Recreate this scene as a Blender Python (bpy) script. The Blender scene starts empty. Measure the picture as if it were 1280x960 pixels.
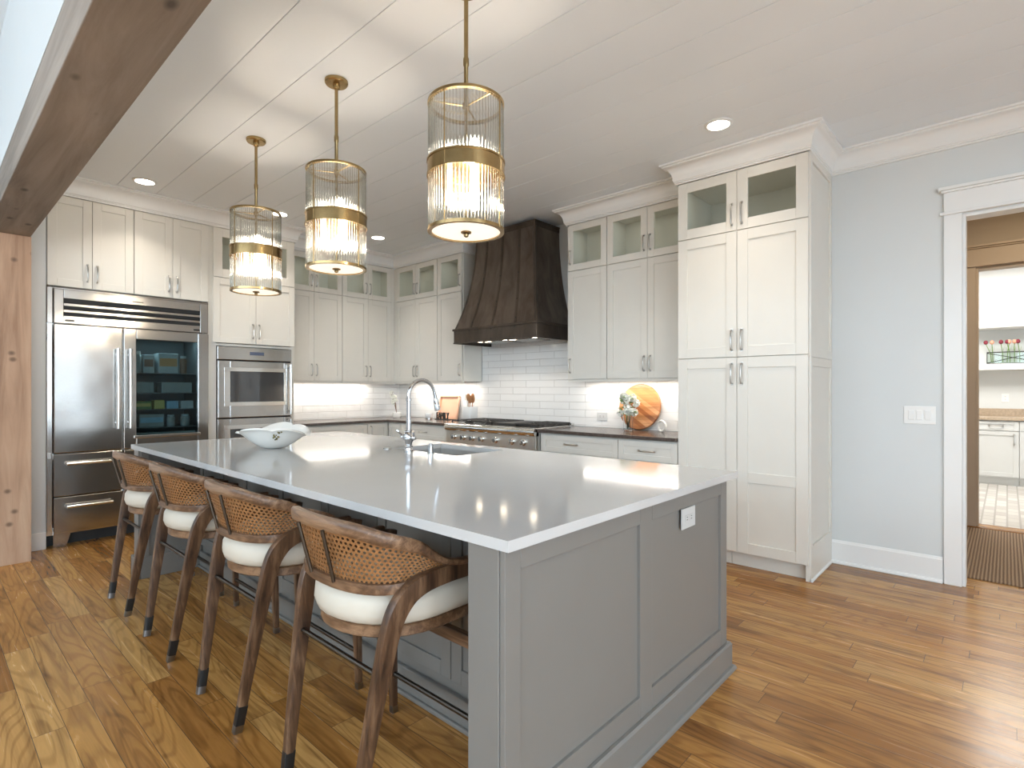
import bpy, bmesh, math, random
from mathutils import Vector, Matrix
random.seed(7)
PI = math.pi
scene = bpy.context.scene
C = scene.collection

# ------------------------------------------------------------------ camera
cam_data = bpy.data.cameras.new('camera')
cam = bpy.data.objects.new('camera', cam_data)
C.objects.link(cam)
HEAD = math.atan2(619, 680)
FWD = Vector((math.cos(HEAD), math.sin(HEAD), 0))
cam.location = (0, 0, 1.30)
cam.rotation_euler = (PI / 2, 0, HEAD - PI / 2)
cam_data.sensor_width = 36
cam_data.lens = 680 / 1280 * 36
cam_data.shift_y = 6 / 1280
cam_data.clip_start = 0.05
scene.camera = cam

# ------------------------------------------------------------------ world, exposure, lights
vs = scene.view_settings
vs.view_transform = 'Standard'
vs.look = 'None'
vs.gamma = 1
vs.use_curve_mapping = False
vs.exposure = 0.68
SKY = 5.8            # daylight outside the living room windows
CAN_W = 8           # each recessed ceiling light
STRIP_W = 3.6        # under-cabinet strips, per metre
BULB = 7
DIFF = .62
SUN = 12            # sunlight falling through the windows behind the camera onto the floor there
CAB_W = .11         # faint fill lights added inside the glass-door compartments
PEND_W = 15         # bulbs of each pendant half
PEND_UP = 1.1         # light each pendant throws up through its open top
cy = scene.cycles
cy.max_bounces = 12
cy.diffuse_bounces = 5
cy.glossy_bounces = 5
cy.transmission_bounces = 12
cy.transparent_max_bounces = 12
cy.caustics_reflective = False
cy.caustics_refractive = False
cy.sample_clamp_indirect = 6
cy.use_denoising = True
w = bpy.data.worlds.new('daylight')
scene.world = w
w.use_nodes = True
bg = w.node_tree.nodes['Background']
bg.inputs['Color'].default_value = (0.72, 0.87, 1.0, 1)
bg.inputs['Strength'].default_value = SKY

def area_light(name, loc, size, size_y, power, color, rot=(0, 0, 0), shape='RECTANGLE', spread=180, portal=False):
    d = bpy.data.lights.new(name, 'AREA')
    d.shape = shape
    d.size = size
    if shape == 'RECTANGLE':
        d.size_y = size_y
    d.energy = power
    d.color = color
    d.spread = math.radians(spread)
    if portal:
        d.cycles.is_portal = True
    o = bpy.data.objects.new(name, d)
    o.location = loc
    o.rotation_euler = rot
    C.objects.link(o)
    return o

WARM = (1.0, 0.80, 0.58)
WHITE = (1.0, 0.90, 0.78)

# daylight through the living room windows (portals sit in the window openings)
LW = [(-2.8, -0.2), (0.1, 2.6), (2.9, 5.4)]            # left wall, y ranges
FW = [(-4.2, -2.6), (-2.2, -0.6), (-0.2, 1.6), (2.2, 2.5)]          # wall behind the camera, x ranges
for a, b in LW:
    area_light('window_daylight', (-4.62, (a + b) / 2, 2.55), 1.5, b - a, 1, (1, 1, 1), (0, -PI / 2, 0), portal=True)
for a, b in FW:
    area_light('window_daylight', ((a + b) / 2, -3.32, 1.55), b - a, 2.6, 1, (1, 1, 1), (PI / 2, 0, 0), portal=True)

sd = bpy.data.lights.new('sun', 'SUN')
sd.energy = SUN
sd.angle = math.radians(.6)
sd.color = (1.0, .98, .95)
so = bpy.data.objects.new('sun', sd)
so.rotation_euler = (math.radians(31), 0, math.radians(-6))
C.objects.link(so)

# under-cabinet strips
def strip(name, x, y, z, lx, ly):
    area_light(name, (x, y, z), lx, ly, STRIP_W * max(lx, ly), (1.0, 0.93, 0.84))
strip('under_cabinet_strip', 4.50, 2.55, 1.372, .03, 1.15)
strip('under_cabinet_strip', 4.50, 5.37, 1.372, .03, 1.20)
strip('under_cabinet_strip', 3.45, 6.27, 1.372, 1.25, .03)
# ceiling fill lights added to brighten the hall and the room beyond
area_light('far_room_fill', (8.6, .2, 2.98), 1.2, 1.2, 70, (1.0, .96, .90))
area_light('hall_fill', (5.7, -.2, 3.0), .35, .35, 11, (1.0, .84, .62))

# ------------------------------------------------------------------ materials
def new_mat(name):
    m = bpy.data.materials.new(name)
    m.use_nodes = True
    nt = m.node_tree
    b = nt.nodes['Principled BSDF']
    return m, nt, b

def N(nt, typ, **kw):
    n = nt.nodes.new(typ)
    for k, v in kw.items():
        if k in n.inputs:
            n.inputs[k].default_value = v
        else:
            setattr(n, k, v)
    return n

def coords(nt, scale=(1, 1, 1), kind='Object', rot=(0, 0, 0)):
    tc = nt.nodes.new('ShaderNodeTexCoord')
    mp = nt.nodes.new('ShaderNodeMapping')
    mp.inputs['Scale'].default_value = scale
    mp.inputs['Rotation'].default_value = rot
    nt.links.new(tc.outputs[kind], mp.inputs['Vector'])
    return mp.outputs['Vector']

def ramp(nt, fac, stops):
    r = nt.nodes.new('ShaderNodeValToRGB')
    els = r.color_ramp.elements
    while len(els) < len(stops):
        els.new(0.5)
    for e, (p, c) in zip(els, stops):
        e.position = p
        e.color = (*c, 1) if len(c) == 3 else c
    nt.links.new(fac, r.inputs['Fac'])
    return r.outputs['Color']

def bump(nt, b, height, strength=.1, dist=.01):
    n = nt.nodes.new('ShaderNodeBump')
    n.inputs['Strength'].default_value = strength
    n.inputs['Distance'].default_value = dist
    nt.links.new(height, n.inputs['Height'])
    nt.links.new(n.outputs['Normal'], b.inputs['Normal'])
    return n

def plain(name, col, rough=.5, metal=0, var=.03, scale=6, spec=.5, coat=0, bmp=0, bscale=40):
    """base colour with a gentle tone-on-tone variation"""
    m, nt, b = new_mat(name)
    b.inputs['Roughness'].default_value = rough
    b.inputs['Metallic'].default_value = metal
    b.inputs['Specular IOR Level'].default_value = spec
    b.inputs['Coat Weight'].default_value = coat
    v = coords(nt)
    n = N(nt, 'ShaderNodeTexNoise', Scale=scale, Detail=3.0)
    nt.links.new(v, n.inputs['Vector'])
    lo = tuple(max(0, c * (1 - var)) for c in col)
    hi = tuple(min(1, c * (1 + var)) for c in col)
    nt.links.new(ramp(nt, n.outputs['Fac'], [(.3, lo), (.7, hi)]), b.inputs['Base Color'])
    if bmp:
        n2 = N(nt, 'ShaderNodeTexNoise', Scale=bscale, Detail=2.0)
        nt.links.new(v, n2.inputs['Vector'])
        bump(nt, b, n2.outputs['Fac'], bmp, .01)
    return m

def emissive(name, col, strength, base=(.8, .8, .8)):
    m, nt, b = new_mat(name)
    b.inputs['Base Color'].default_value = (*base, 1)
    b.inputs['Emission Color'].default_value = (*col, 1)
    b.inputs['Emission Strength'].default_value = strength
    return m

def pane_mat(name, tint=(1, 1, 1), refl=.08, rough=0.0):
    """thin flat glass: see-through with a mirror-like share"""
    m = bpy.data.materials.new(name)
    m.use_nodes = True
    nt = m.node_tree
    nt.nodes.remove(nt.nodes['Principled BSDF'])
    out = nt.nodes['Material Output']
    tr = N(nt, 'ShaderNodeBsdfTransparent', Color=(*tint, 1))
    gl = N(nt, 'ShaderNodeBsdfGlossy', Roughness=rough)
    fr = nt.nodes.new('ShaderNodeLayerWeight')
    pw = N(nt, 'ShaderNodeMath', operation='POWER')
    pw.inputs[1].default_value = 5
    nt.links.new(fr.outputs['Facing'], pw.inputs[0])
    ad = N(nt, 'ShaderNodeMath', operation='MULTIPLY_ADD')
    ad.inputs[1].default_value = .9
    ad.inputs[2].default_value = refl / 2
    nt.links.new(pw.outputs[0], ad.inputs[0])
    mx = nt.nodes.new('ShaderNodeMixShader')
    nt.links.new(ad.outputs[0], mx.inputs['Fac'])
    nt.links.new(tr.outputs[0], mx.inputs[1])
    nt.links.new(gl.outputs[0], mx.inputs[2])
    nt.links.new(mx.outputs[0], out.inputs['Surface'])
    return m

def wood(name, dark, mid, light, along='y', scale=1.0, rough=.5, knots=False, bmp=.15, coat=0):
    m, nt, b = new_mat(name)
    b.inputs['Roughness'].default_value = rough
    b.inputs['Coat Weight'].default_value = coat
    s = {'x': (1.2, 16, 16), 'y': (16, 1.2, 16), 'z': (16, 16, 1.2)}[along]
    v = coords(nt, tuple(k * scale for k in s))
    n1 = N(nt, 'ShaderNodeTexNoise', Scale=1.0, Detail=6.0, Roughness=.65, Distortion=.6)
    nt.links.new(v, n1.inputs['Vector'])
    s2 = {'x': (.8, 3, 3), 'y': (3, .8, 3), 'z': (3, 3, .8)}[along]
    v2 = coords(nt, tuple(k * scale for k in s2))
    n2 = N(nt, 'ShaderNodeTexNoise', Scale=1.0, Detail=2.0, Distortion=.8)
    nt.links.new(v2, n2.inputs['Vector'])
    mul = N(nt, 'ShaderNodeMath', operation='MULTIPLY_ADD')
    mul.inputs[1].default_value = .55
    nt.links.new(n1.outputs['Fac'], mul.inputs[0])
    m2 = N(nt, 'ShaderNodeMath', operation='MULTIPLY')
    m2.inputs[1].default_value = .45
    nt.links.new(n2.outputs['Fac'], m2.inputs[0])
    nt.links.new(m2.outputs[0], mul.inputs[2])
    col = ramp(nt, mul.outputs[0], [(.36, dark), (.5, mid), (.64, light)])
    if knots:
        s3 = {'x': (2.0, 5.5, 5.5), 'y': (5.5, 2.6, 5.5), 'z': (5.5, 5.5, 3.2)}[along]
        if along == 'y':
            s3 = (9, 4.5, 3)
        if along == 'z':
            s3 = (7.5, 3, 8.5)
        v3 = coords(nt, s3)
        vo = N(nt, 'ShaderNodeTexVoronoi', Scale=1.0, Randomness=1.0)
        nt.links.new(v3, vo.inputs['Vector'])
        k = ramp(nt, vo.outputs['Distance'], [(.07, (1, 1, 1)), (.2, (0, 0, 0))])
        # only some cells carry a knot
        sep = N(nt, 'ShaderNodeSeparateColor')
        nt.links.new(vo.outputs['Color'], sep.inputs[0])
        gt = N(nt, 'ShaderNodeMath', operation='GREATER_THAN')
        gt.inputs[1].default_value = .45
        nt.links.new(sep.outputs[0], gt.inputs[0])
        mm = N(nt, 'ShaderNodeMath', operation='MULTIPLY')
        nt.links.new(k, mm.inputs[0])
        nt.links.new(gt.outputs[0], mm.inputs[1])
        m3 = N(nt, 'ShaderNodeMath', operation='MULTIPLY')
        m3.inputs[1].default_value = .75
        nt.links.new(mm.outputs[0], m3.inputs[0])
        mix = N(nt, 'ShaderNodeMix', data_type='RGBA')
        nt.links.new(m3.outputs[0], mix.inputs['Factor'])
        nt.links.new(col, mix.inputs['A'])
        mix.inputs['B'].default_value = (*[c * .3 for c in dark], 1)
        col = mix.outputs['Result']
    nt.links.new(col, b.inputs['Base Color'])
    bump(nt, b, mul.outputs[0], bmp, .006)
    return m

M = {}
M['wall'] = plain('wall_paint', (.65, .672, .67), .55, var=.015, scale=2)
M['ceiling'] = plain('ceiling_board_paint', (.81, .85, .885), .4, var=.01, scale=2)
M['trim'] = plain('white_trim_paint', (.80, .80, .785), .35, var=.01)
M['cab'] = plain('cabinet_paint', (.715, .69, .63), .35, var=.01)
M['cabin'] = plain('cabinet_interior', (.80, .79, .72), .5, var=.01)
M['isl'] = plain('island_grey_paint', (.20, .19, .175), .38, var=.015)
M['quartz'] = plain('white_quartz', (.56, .555, .545), .09, var=.02, scale=3, spec=.6)
M['stone'] = plain('dark_stone', (.085, .065, .055), .22, var=.35, scale=60)
M['steel'] = plain('brushed_stainless', (.50, .49, .475), .17, 1.0, var=.03, scale=3, bmp=.6, bscale=2.2)
M['steel3'] = plain('brushed_panel_steel', (.70, .67, .62), .36, 1.0, var=.03, scale=3)
M['steel2'] = plain('stainless_trim', (.72, .71, .69), .16, 1.0, var=.02)
M['chrome'] = plain('polished_chrome', (.62, .63, .65), .06, 1.0, var=.01)
M['nickel'] = plain('satin_nickel', (.50, .48, .45), .28, 1.0, var=.03)
M['black'] = plain('black_enamel', (.012, .012, .012), .35, var=.1)
M['iron'] = plain('cast_iron', (.03, .028, .027), .55, var=.15, scale=40, bmp=.1)
M['brass'] = plain('aged_brass', (.44, .31, .145), .26, 1.0, var=.08, scale=20)
M['brass2'] = plain('dark_brass', (.32, .23, .11), .3, 1.0, var=.08, scale=20)
M['cushion'] = plain('cream_leather', (.60, .545, .455), .5, var=.03, scale=8, bmp=.05, bscale=14)
M['bowl'] = plain('glazed_white_ceramic', (.80, .79, .75), .18, var=.02)
M['gold'] = plain('mottled_gold_leaf', (.16, .13, .05), .4, .5, var=.8, scale=90)
M['plastic'] = plain('white_plastic', (.80, .80, .78), .3, var=.01)
M['grey_plastic'] = plain('pale_grey_plastic', (.55, .55, .54), .35, var=.01)
M['dark_gap'] = plain('dark_recess', (.02, .02, .02), .6, var=.1)
M['petal'] = plain('white_petal', (.85, .85, .78), .6, var=.06, scale=60)
M['leaf'] = plain('green_leaf', (.16, .27, .07), .5, var=.3, scale=30)
M['twig'] = plain('brown_twig', (.20, .12, .08), .7, var=.2, scale=60)
M['water_stem'] = plain('pale_green_stem', (.33, .40, .18), .5, var=.3, scale=40)
M['wood_floor_dark'] = None
M['beam'] = wood('weathered_beam_wood', (.14, .112, .088), (.255, .208, .168), (.35, .29, .24), 'y', .7, .7, True)
M['post'] = wood('knotty_post_wood', (.27, .15, .088), (.44, .275, .175), (.56, .38, .255), 'z', .7, .65, True)
M['walnut'] = wood('stool_oak_stain', (.032, .015, .008), (.100, .050, .025), (.23, .132, .072), 'z', 3.6, .38, False, .1)
M['walnut_rail'] = wood('stool_rail_stain', (.048, .023, .012), (.140, .072, .036), (.30, .175, .098), 'y', 3.6, .38, False, .1)
M['cane'] = plain('woven_cane', (.26, .118, .042), .5, var=.3, scale=120)
M['pipe'] = plain('dark_metal_pipe', (.11, .095, .08), .32, 1.0, var=.1)
M['ferrule'] = plain('pewter_ferrule', (.30, .30, .30), .3, 1.0, var=.05)
M['board'] = None
M['utensil'] = wood('spoon_wood', (.25, .10, .04), (.42, .2, .08), (.55, .3, .14), 'z', 4, .5)
M['copper'] = plain('rose_copper', (.72, .42, .28), .32, .35, var=.06)
M['tin'] = plain('white_enamel', (.78, .79, .78), .25, var=.02)
M['rugm'] = None
M['glass_pane'] = pane_mat('cabinet_glass', (.93, .96, .95), .07)
M['fridge_glass'] = pane_mat('fridge_glass', (.62, .70, .72), .045)
M['oven_glass'] = plain('dark_oven_glass', (.035, .037, .04), .04, 0, var=.1, spec=1.0)
M['lens'] = emissive('downlight_lens', (1.0, .90, .76), 14)
M['bulb'] = emissive('lamp_bulb', (1.0, .91, .76), BULB)
M['diffuser'] = emissive('frosted_diffuser', (1.0, .86, .68), DIFF)
M['hoodlamp'] = emissive('hood_lamp', (1.0, .84, .62), 12)
M['fridge_led'] = emissive('fridge_led', (.70, .92, 1.0), 9)
M['display'] = emissive('oven_display', (.3, .4, .6), .12, (.02, .02, .03))

# clear glass rods of the pendant shades
m, nt, b = new_mat('clear_rod_glass')
b.inputs['Base Color'].default_value = (.97, .98, .97, 1)
b.inputs['Roughness'].default_value = .04
b.inputs['Transmission Weight'].default_value = 1
b.inputs['IOR'].default_value = 1.35
tr = N(nt, 'ShaderNodeBsdfTransparent', Color=(.98, .985, .98, 1))
mx = nt.nodes.new('ShaderNodeMixShader')
mx.inputs['Fac'].default_value = .70
nt.links.new(b.outputs[0], mx.inputs[1])
nt.links.new(tr.outputs[0], mx.inputs[2])
nt.links.new(mx.outputs[0], nt.nodes['Material Output'].inputs['Surface'])
M['rodglass'] = m
m, nt, b = new_mat('vase_glass')
b.inputs['Base Color'].default_value = (.95, .97, .96, 1)
b.inputs['Roughness'].default_value = .02
b.inputs['Transmission Weight'].default_value = 1
b.inputs['IOR'].default_value = 1.2
M['vaseglass'] = m

# oak floor: planks run along Y
def floor_mat():
    m, nt, b = new_mat('oak_floor')
    tc = nt.nodes.new('ShaderNodeTexCoord')
    sp = nt.nodes.new('ShaderNodeSeparateXYZ')
    nt.links.new(tc.outputs['Object'], sp.inputs[0])
    cb = nt.nodes.new('ShaderNodeCombineXYZ')
    row = N(nt, 'ShaderNodeMath', operation='DIVIDE')
    row.inputs[1].default_value = .098
    nt.links.new(sp.outputs['X'], row.inputs[0])
    rfl = N(nt, 'ShaderNodeMath', operation='FLOOR')
    nt.links.new(row.outputs[0], rfl.inputs[0])
    rwn = N(nt, 'ShaderNodeTexWhiteNoise', noise_dimensions='1D')
    nt.links.new(rfl.outputs[0], rwn.inputs['W'])
    rsh = N(nt, 'ShaderNodeMath', operation='MULTIPLY_ADD')
    rsh.inputs[1].default_value = 5.0
    nt.links.new(rwn.outputs['Value'], rsh.inputs[0])
    nt.links.new(sp.outputs['Y'], rsh.inputs[2])
    nt.links.new(rsh.outputs[0], cb.inputs['X'])
    nt.links.new(sp.outputs['X'], cb.inputs['Y'])
    br = N(nt, 'ShaderNodeTexBrick', offset=0.0, offset_frequency=2, squash=1.0)
    br.inputs['Color1'].default_value = (0, 0, 0, 1)
    br.inputs['Color2'].default_value = (1, 1, 1, 1)
    br.inputs['Mortar'].default_value = (.5, .5, .5, 1)
    br.inputs['Scale'].default_value = 1.0
    br.inputs['Mortar Size'].default_value = .0012
    br.inputs['Mortar Smooth'].default_value = .2
    br.inputs['Brick Width'].default_value = .95
    br.inputs['Row Height'].default_value = .098
    nt.links.new(cb.outputs[0], br.inputs['Vector'])
    # per-plank shift of the grain
    sc = N(nt, 'ShaderNodeVectorMath', operation='MULTIPLY_ADD')
    sc.inputs[1].default_value = (7, 3, 5)
    nt.links.new(br.outputs['Color'], sc.inputs[0])
    nt.links.new(tc.outputs['Object'], sc.inputs[2])
    mp = nt.nodes.new('ShaderNodeMapping')
    mp.inputs['Scale'].default_value = (22, 1.1, 1)
    nt.links.new(sc.outputs[0], mp.inputs['Vector'])
    n1 = N(nt, 'ShaderNodeTexNoise', Scale=1.0, Detail=7.0, Roughness=.62, Distortion=1.2)
    nt.links.new(mp.outputs[0], n1.inputs['Vector'])
    # growth-ring contours: elongated cathedral loops
    mp2 = nt.nodes.new('ShaderNodeMapping')
    mp2.inputs['Scale'].default_value = (5.5, .75, 1)
    nt.links.new(sc.outputs[0], mp2.inputs['Vector'])
    nr_ = N(nt, 'ShaderNodeTexNoise', Scale=1.0, Detail=1.5, Roughness=.4)
    nt.links.new(mp2.outputs[0], nr_.inputs['Vector'])
    fr_ = N(nt, 'ShaderNodeMath', operation='MULTIPLY')
    fr_.inputs[1].default_value = 130
    nt.links.new(nr_.outputs['Fac'], fr_.inputs[0])
    wv = N(nt, 'ShaderNodeMath', operation='SINE')
    nt.links.new(fr_.outputs[0], wv.inputs[0])
    mp3 = nt.nodes.new('ShaderNodeMapping')
    mp3.inputs['Scale'].default_value = (9, 1.7, 1)
    nt.links.new(sc.outputs[0], mp3.inputs['Vector'])
    n3 = N(nt, 'ShaderNodeTexNoise', Scale=1.0, Detail=3.0, Distortion=.5)
    nt.links.new(mp3.outputs[0], n3.inputs['Vector'])
    # base tone per plank
    sepc = nt.nodes.new('ShaderNodeSeparateColor')
    nt.links.new(br.outputs['Color'], sepc.inputs[0])
    base = ramp(nt, sepc.outputs[0], [(.0, (.28, .120, .028)), (.3, (.40, .188, .048)), (.7, (.47, .240, .068)), (1.0, (.53, .30, .10))])
    grain = ramp(nt, n1.outputs['Fac'], [(.30, (.50, .45, .40)), (.48, (.92, .90, .88)), (.7, (1.16, 1.16, 1.14))])
    mu = N(nt, 'ShaderNodeMix', data_type='RGBA', blend_type='MULTIPLY')
    mu.inputs['Factor'].default_value = 1
    nt.links.new(base, mu.inputs['A'])
    nt.links.new(grain, mu.inputs['B'])
    wcol = ramp(nt, wv.outputs[0], [(.0, (1.02, 1.02, 1.02)), (.35, (.97, .96, .95)), (.95, (.58, .52, .46))])
    mu2 = N(nt, 'ShaderNodeMix', data_type='RGBA', blend_type='MULTIPLY')
    mu2.inputs['Factor'].default_value = .55
    nt.links.new(mu.outputs['Result'], mu2.inputs['A'])
    nt.links.new(wcol, mu2.inputs['B'])
    blot = ramp(nt, n3.outputs['Fac'], [(.26, (.45, .38, .32)), (.40, (1, 1, 1)), (1, (1, 1, 1))])
    mu3 = N(nt, 'ShaderNodeMix', data_type='RGBA', blend_type='MULTIPLY')
    mu3.inputs['Factor'].default_value = .8
    nt.links.new(mu2.outputs['Result'], mu3.inputs['A'])
    nt.links.new(blot, mu3.inputs['B'])
    gap = N(nt, 'ShaderNodeMix', data_type='RGBA')
    nt.links.new(br.outputs['Fac'], gap.inputs['Factor'])
    nt.links.new(mu3.outputs['Result'], gap.inputs['A'])
    gap.inputs['B'].default_value = (.07, .04, .02, 1)
    nt.links.new(gap.outputs['Result'], b.inputs['Base Color'])
    rr = nt.nodes.new('ShaderNodeMapRange')
    b.inputs['Specular IOR Level'].default_value = .33
    rr.inputs['To Min'].default_value = .16
    rr.inputs['To Max'].default_value = .34
    nt.links.new(n1.outputs['Fac'], rr.inputs['Value'])
    nt.links.new(rr.outputs[0], b.inputs['Roughness'])
    inv = N(nt, 'ShaderNodeMath', operation='MULTIPLY_ADD')
    inv.inputs[1].default_value = -1.0
    nt.links.new(br.outputs['Fac'], inv.inputs[0])
    nt.links.new(n1.outputs['Fac'], inv.inputs[2])
    bump(nt, b, inv.outputs[0], .12, .004)
    return m
M['floor'] = floor_mat()

# long thin hand-made white tile; v is the wall's running direction
def tile_mat(name, axis):
    m, nt, b = new_mat(name)
    tc = nt.nodes.new('ShaderNodeTexCoord')
    sp = nt.nodes.new('ShaderNodeSeparateXYZ')
    nt.links.new(tc.outputs['Object'], sp.inputs[0])
    cb = nt.nodes.new('ShaderNodeCombineXYZ')
    nt.links.new(sp.outputs[axis], cb.inputs['X'])
    nt.links.new(sp.outputs['Z'], cb.inputs['Y'])
    br = N(nt, 'ShaderNodeTexBrick', offset=.5, offset_frequency=2)
    br.inputs['Color1'].default_value = (.77, .76, .74, 1)
    br.inputs['Color2'].default_value = (.80, .79, .77, 1)
    br.inputs['Mortar'].default_value = (.56, .54, .51, 1)
    br.inputs['Scale'].default_value = 1.0
    br.inputs['Mortar Size'].default_value = .0018
    br.inputs['Mortar Smooth'].default_value = .5
    br.inputs['Brick Width'].default_value = .40
    br.inputs['Row Height'].default_value = .0775
    nt.links.new(cb.outputs[0], br.inputs['Vector'])
    nt.links.new(br.outputs['Color'], b.inputs['Base Color'])
    b.inputs['Roughness'].default_value = .12
    n = N(nt, 'ShaderNodeTexNoise', Scale=9.0, Detail=1.0)
    nt.links.new(tc.outputs['Object'], n.inputs['Vector'])
    sepc = nt.nodes.new('ShaderNodeSeparateColor')
    nt.links.new(br.outputs['Color'], sepc.inputs[0])
    a = N(nt, 'ShaderNodeMath', operation='MULTIPLY_ADD')
    a.inputs[1].default_value = -1.2
    nt.links.new(br.outputs['Fac'], a.inputs[0])
    nt.links.new(n.outputs['Fac'], a.inputs[2])
    a2 = N(nt, 'ShaderNodeMath', operation='MULTIPLY_ADD')
    a2.inputs[1].default_value = 2.2
    nt.links.new(sepc.outputs[0], a2.inputs[0])
    nt.links.new(a.outputs[0], a2.inputs[2])
    bump(nt, b, a2.outputs[0], .7, .008)
    return m
M['tile_y'] = tile_mat('white_tile_range_wall', 'Y')
M['tile_x'] = tile_mat('white_tile_oven_wall', 'X')

# hood: hand-rubbed dark bronze sheet
def hood_mat(name, lo, hi):
    m, nt, b = new_mat(name)
    v = coords(nt, (3, 3, 1.2))
    n = N(nt, 'ShaderNodeTexNoise', Scale=2.2, Detail=5.0, Roughness=.6, Distortion=.8)
    nt.links.new(v, n.inputs['Vector'])
    nt.links.new(ramp(nt, n.outputs['Fac'], [(.3, lo), (.7, hi)]), b.inputs['Base Color'])
    b.inputs['Metallic'].default_value = .85
    rr = nt.nodes.new('ShaderNodeMapRange')
    rr.inputs['To Min'].default_value = .32
    rr.inputs['To Max'].default_value = .52
    nt.links.new(n.outputs['Fac'], rr.inputs['Value'])
    nt.links.new(rr.outputs[0], b.inputs['Roughness'])
    bump(nt, b, n.outputs['Fac'], .08, .01)
    return m
M['hood'] = hood_mat('rubbed_bronze_sheet', (.10, .078, .062), (.21, .17, .14))
M['hood_trim'] = hood_mat('dark_bronze_strap', (.07, .055, .045), (.13, .105, .085))

def board_mat():
    m, nt, b = new_mat('acacia_board')
    v = coords(nt, (1, 1, 1), 'Object', (math.radians(-32), 0, 0))
    sp = nt.nodes.new('ShaderNodeSeparateXYZ')
    nt.links.new(v, sp.inputs[0])
    sc = N(nt, 'ShaderNodeMath', operation='MULTIPLY')
    sc.inputs[1].default_value = 27
    nt.links.new(sp.outputs['Z'], sc.inputs[0])
    fl = N(nt, 'ShaderNodeMath', operation='FLOOR')
    nt.links.new(sc.outputs[0], fl.inputs[0])
    wn = N(nt, 'ShaderNodeTexWhiteNoise', noise_dimensions='1D')
    nt.links.new(fl.outputs[0], wn.inputs['W'])
    base = ramp(nt, wn.outputs['Value'], [(0, (.26, .09, .03)), (.4, (.38, .15, .05)), (.75, (.45, .19, .07)), (1, (.56, .30, .14))])
    v2 = coords(nt, (20, 3, 40), 'Object', (math.radians(-32), 0, 0))
    n = N(nt, 'ShaderNodeTexNoise', Scale=1.0, Detail=5.0, Distortion=.7)
    nt.links.new(v2, n.inputs['Vector'])
    g = ramp(nt, n.outputs['Fac'], [(.3, (.65, .6, .55)), (.6, (1.1, 1.1, 1.1))])
    mu = N(nt, 'ShaderNodeMix', data_type='RGBA', blend_type='MULTIPLY')
    mu.inputs['Factor'].default_value = 1
    nt.links.new(base, mu.inputs['A'])
    nt.links.new(g, mu.inputs['B'])
    nt.links.new(mu.outputs['Result'], b.inputs['Base Color'])
    b.inputs['Roughness'].default_value = .28
    return m
M['board'] = board_mat()

def rug_mat():
    m, nt, b = new_mat('ribbed_jute')
    v = coords(nt, (1, 1, 1))
    wv = N(nt, 'ShaderNodeTexWave', Scale=16.0, Distortion=.6, Detail=2.0, bands_direction='Y')
    nt.links.new(v, wv.inputs['Vector'])
    n = N(nt, 'ShaderNodeTexNoise', Scale=120.0)
    nt.links.new(v, n.inputs['Vector'])
    nt.links.new(ramp(nt, wv.outputs['Fac'], [(.1, (.15, .09, .05)), (.9, (.36, .25, .155))]), b.inputs['Base Color'])
    b.inputs['Roughness'].default_value = .85
    bump(nt, b, wv.outputs['Fac'], .5, .006)
    return m
M['rug'] = rug_mat()

def brickfloor_mat():
    m, nt, b = new_mat('pale_brick_floor')
    v = coords(nt, (1, 1, 1))
    br = N(nt, 'ShaderNodeTexBrick', offset=.5)
    br.inputs['Color1'].default_value = (.50, .46, .42, 1)
    br.inputs['Color2'].default_value = (.68, .65, .61, 1)
    br.inputs['Mortar'].default_value = (.40, .38, .35, 1)
    br.inputs['Scale'].default_value = 1
    br.inputs['Mortar Size'].default_value = .008
    br.inputs['Brick Width'].default_value = .2
    br.inputs['Row Height'].default_value = .095
    nt.links.new(v, br.inputs['Vector'])
    nt.links.new(br.outputs['Color'], b.inputs['Base Color'])
    b.inputs['Roughness'].default_value = .25
    bump(nt, b, br.outputs['Fac'], -.3, .004)
    return m
M['brickfloor'] = brickfloor_mat()

# ------------------------------------------------------------------ mesh helpers
ORIG = {}

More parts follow.
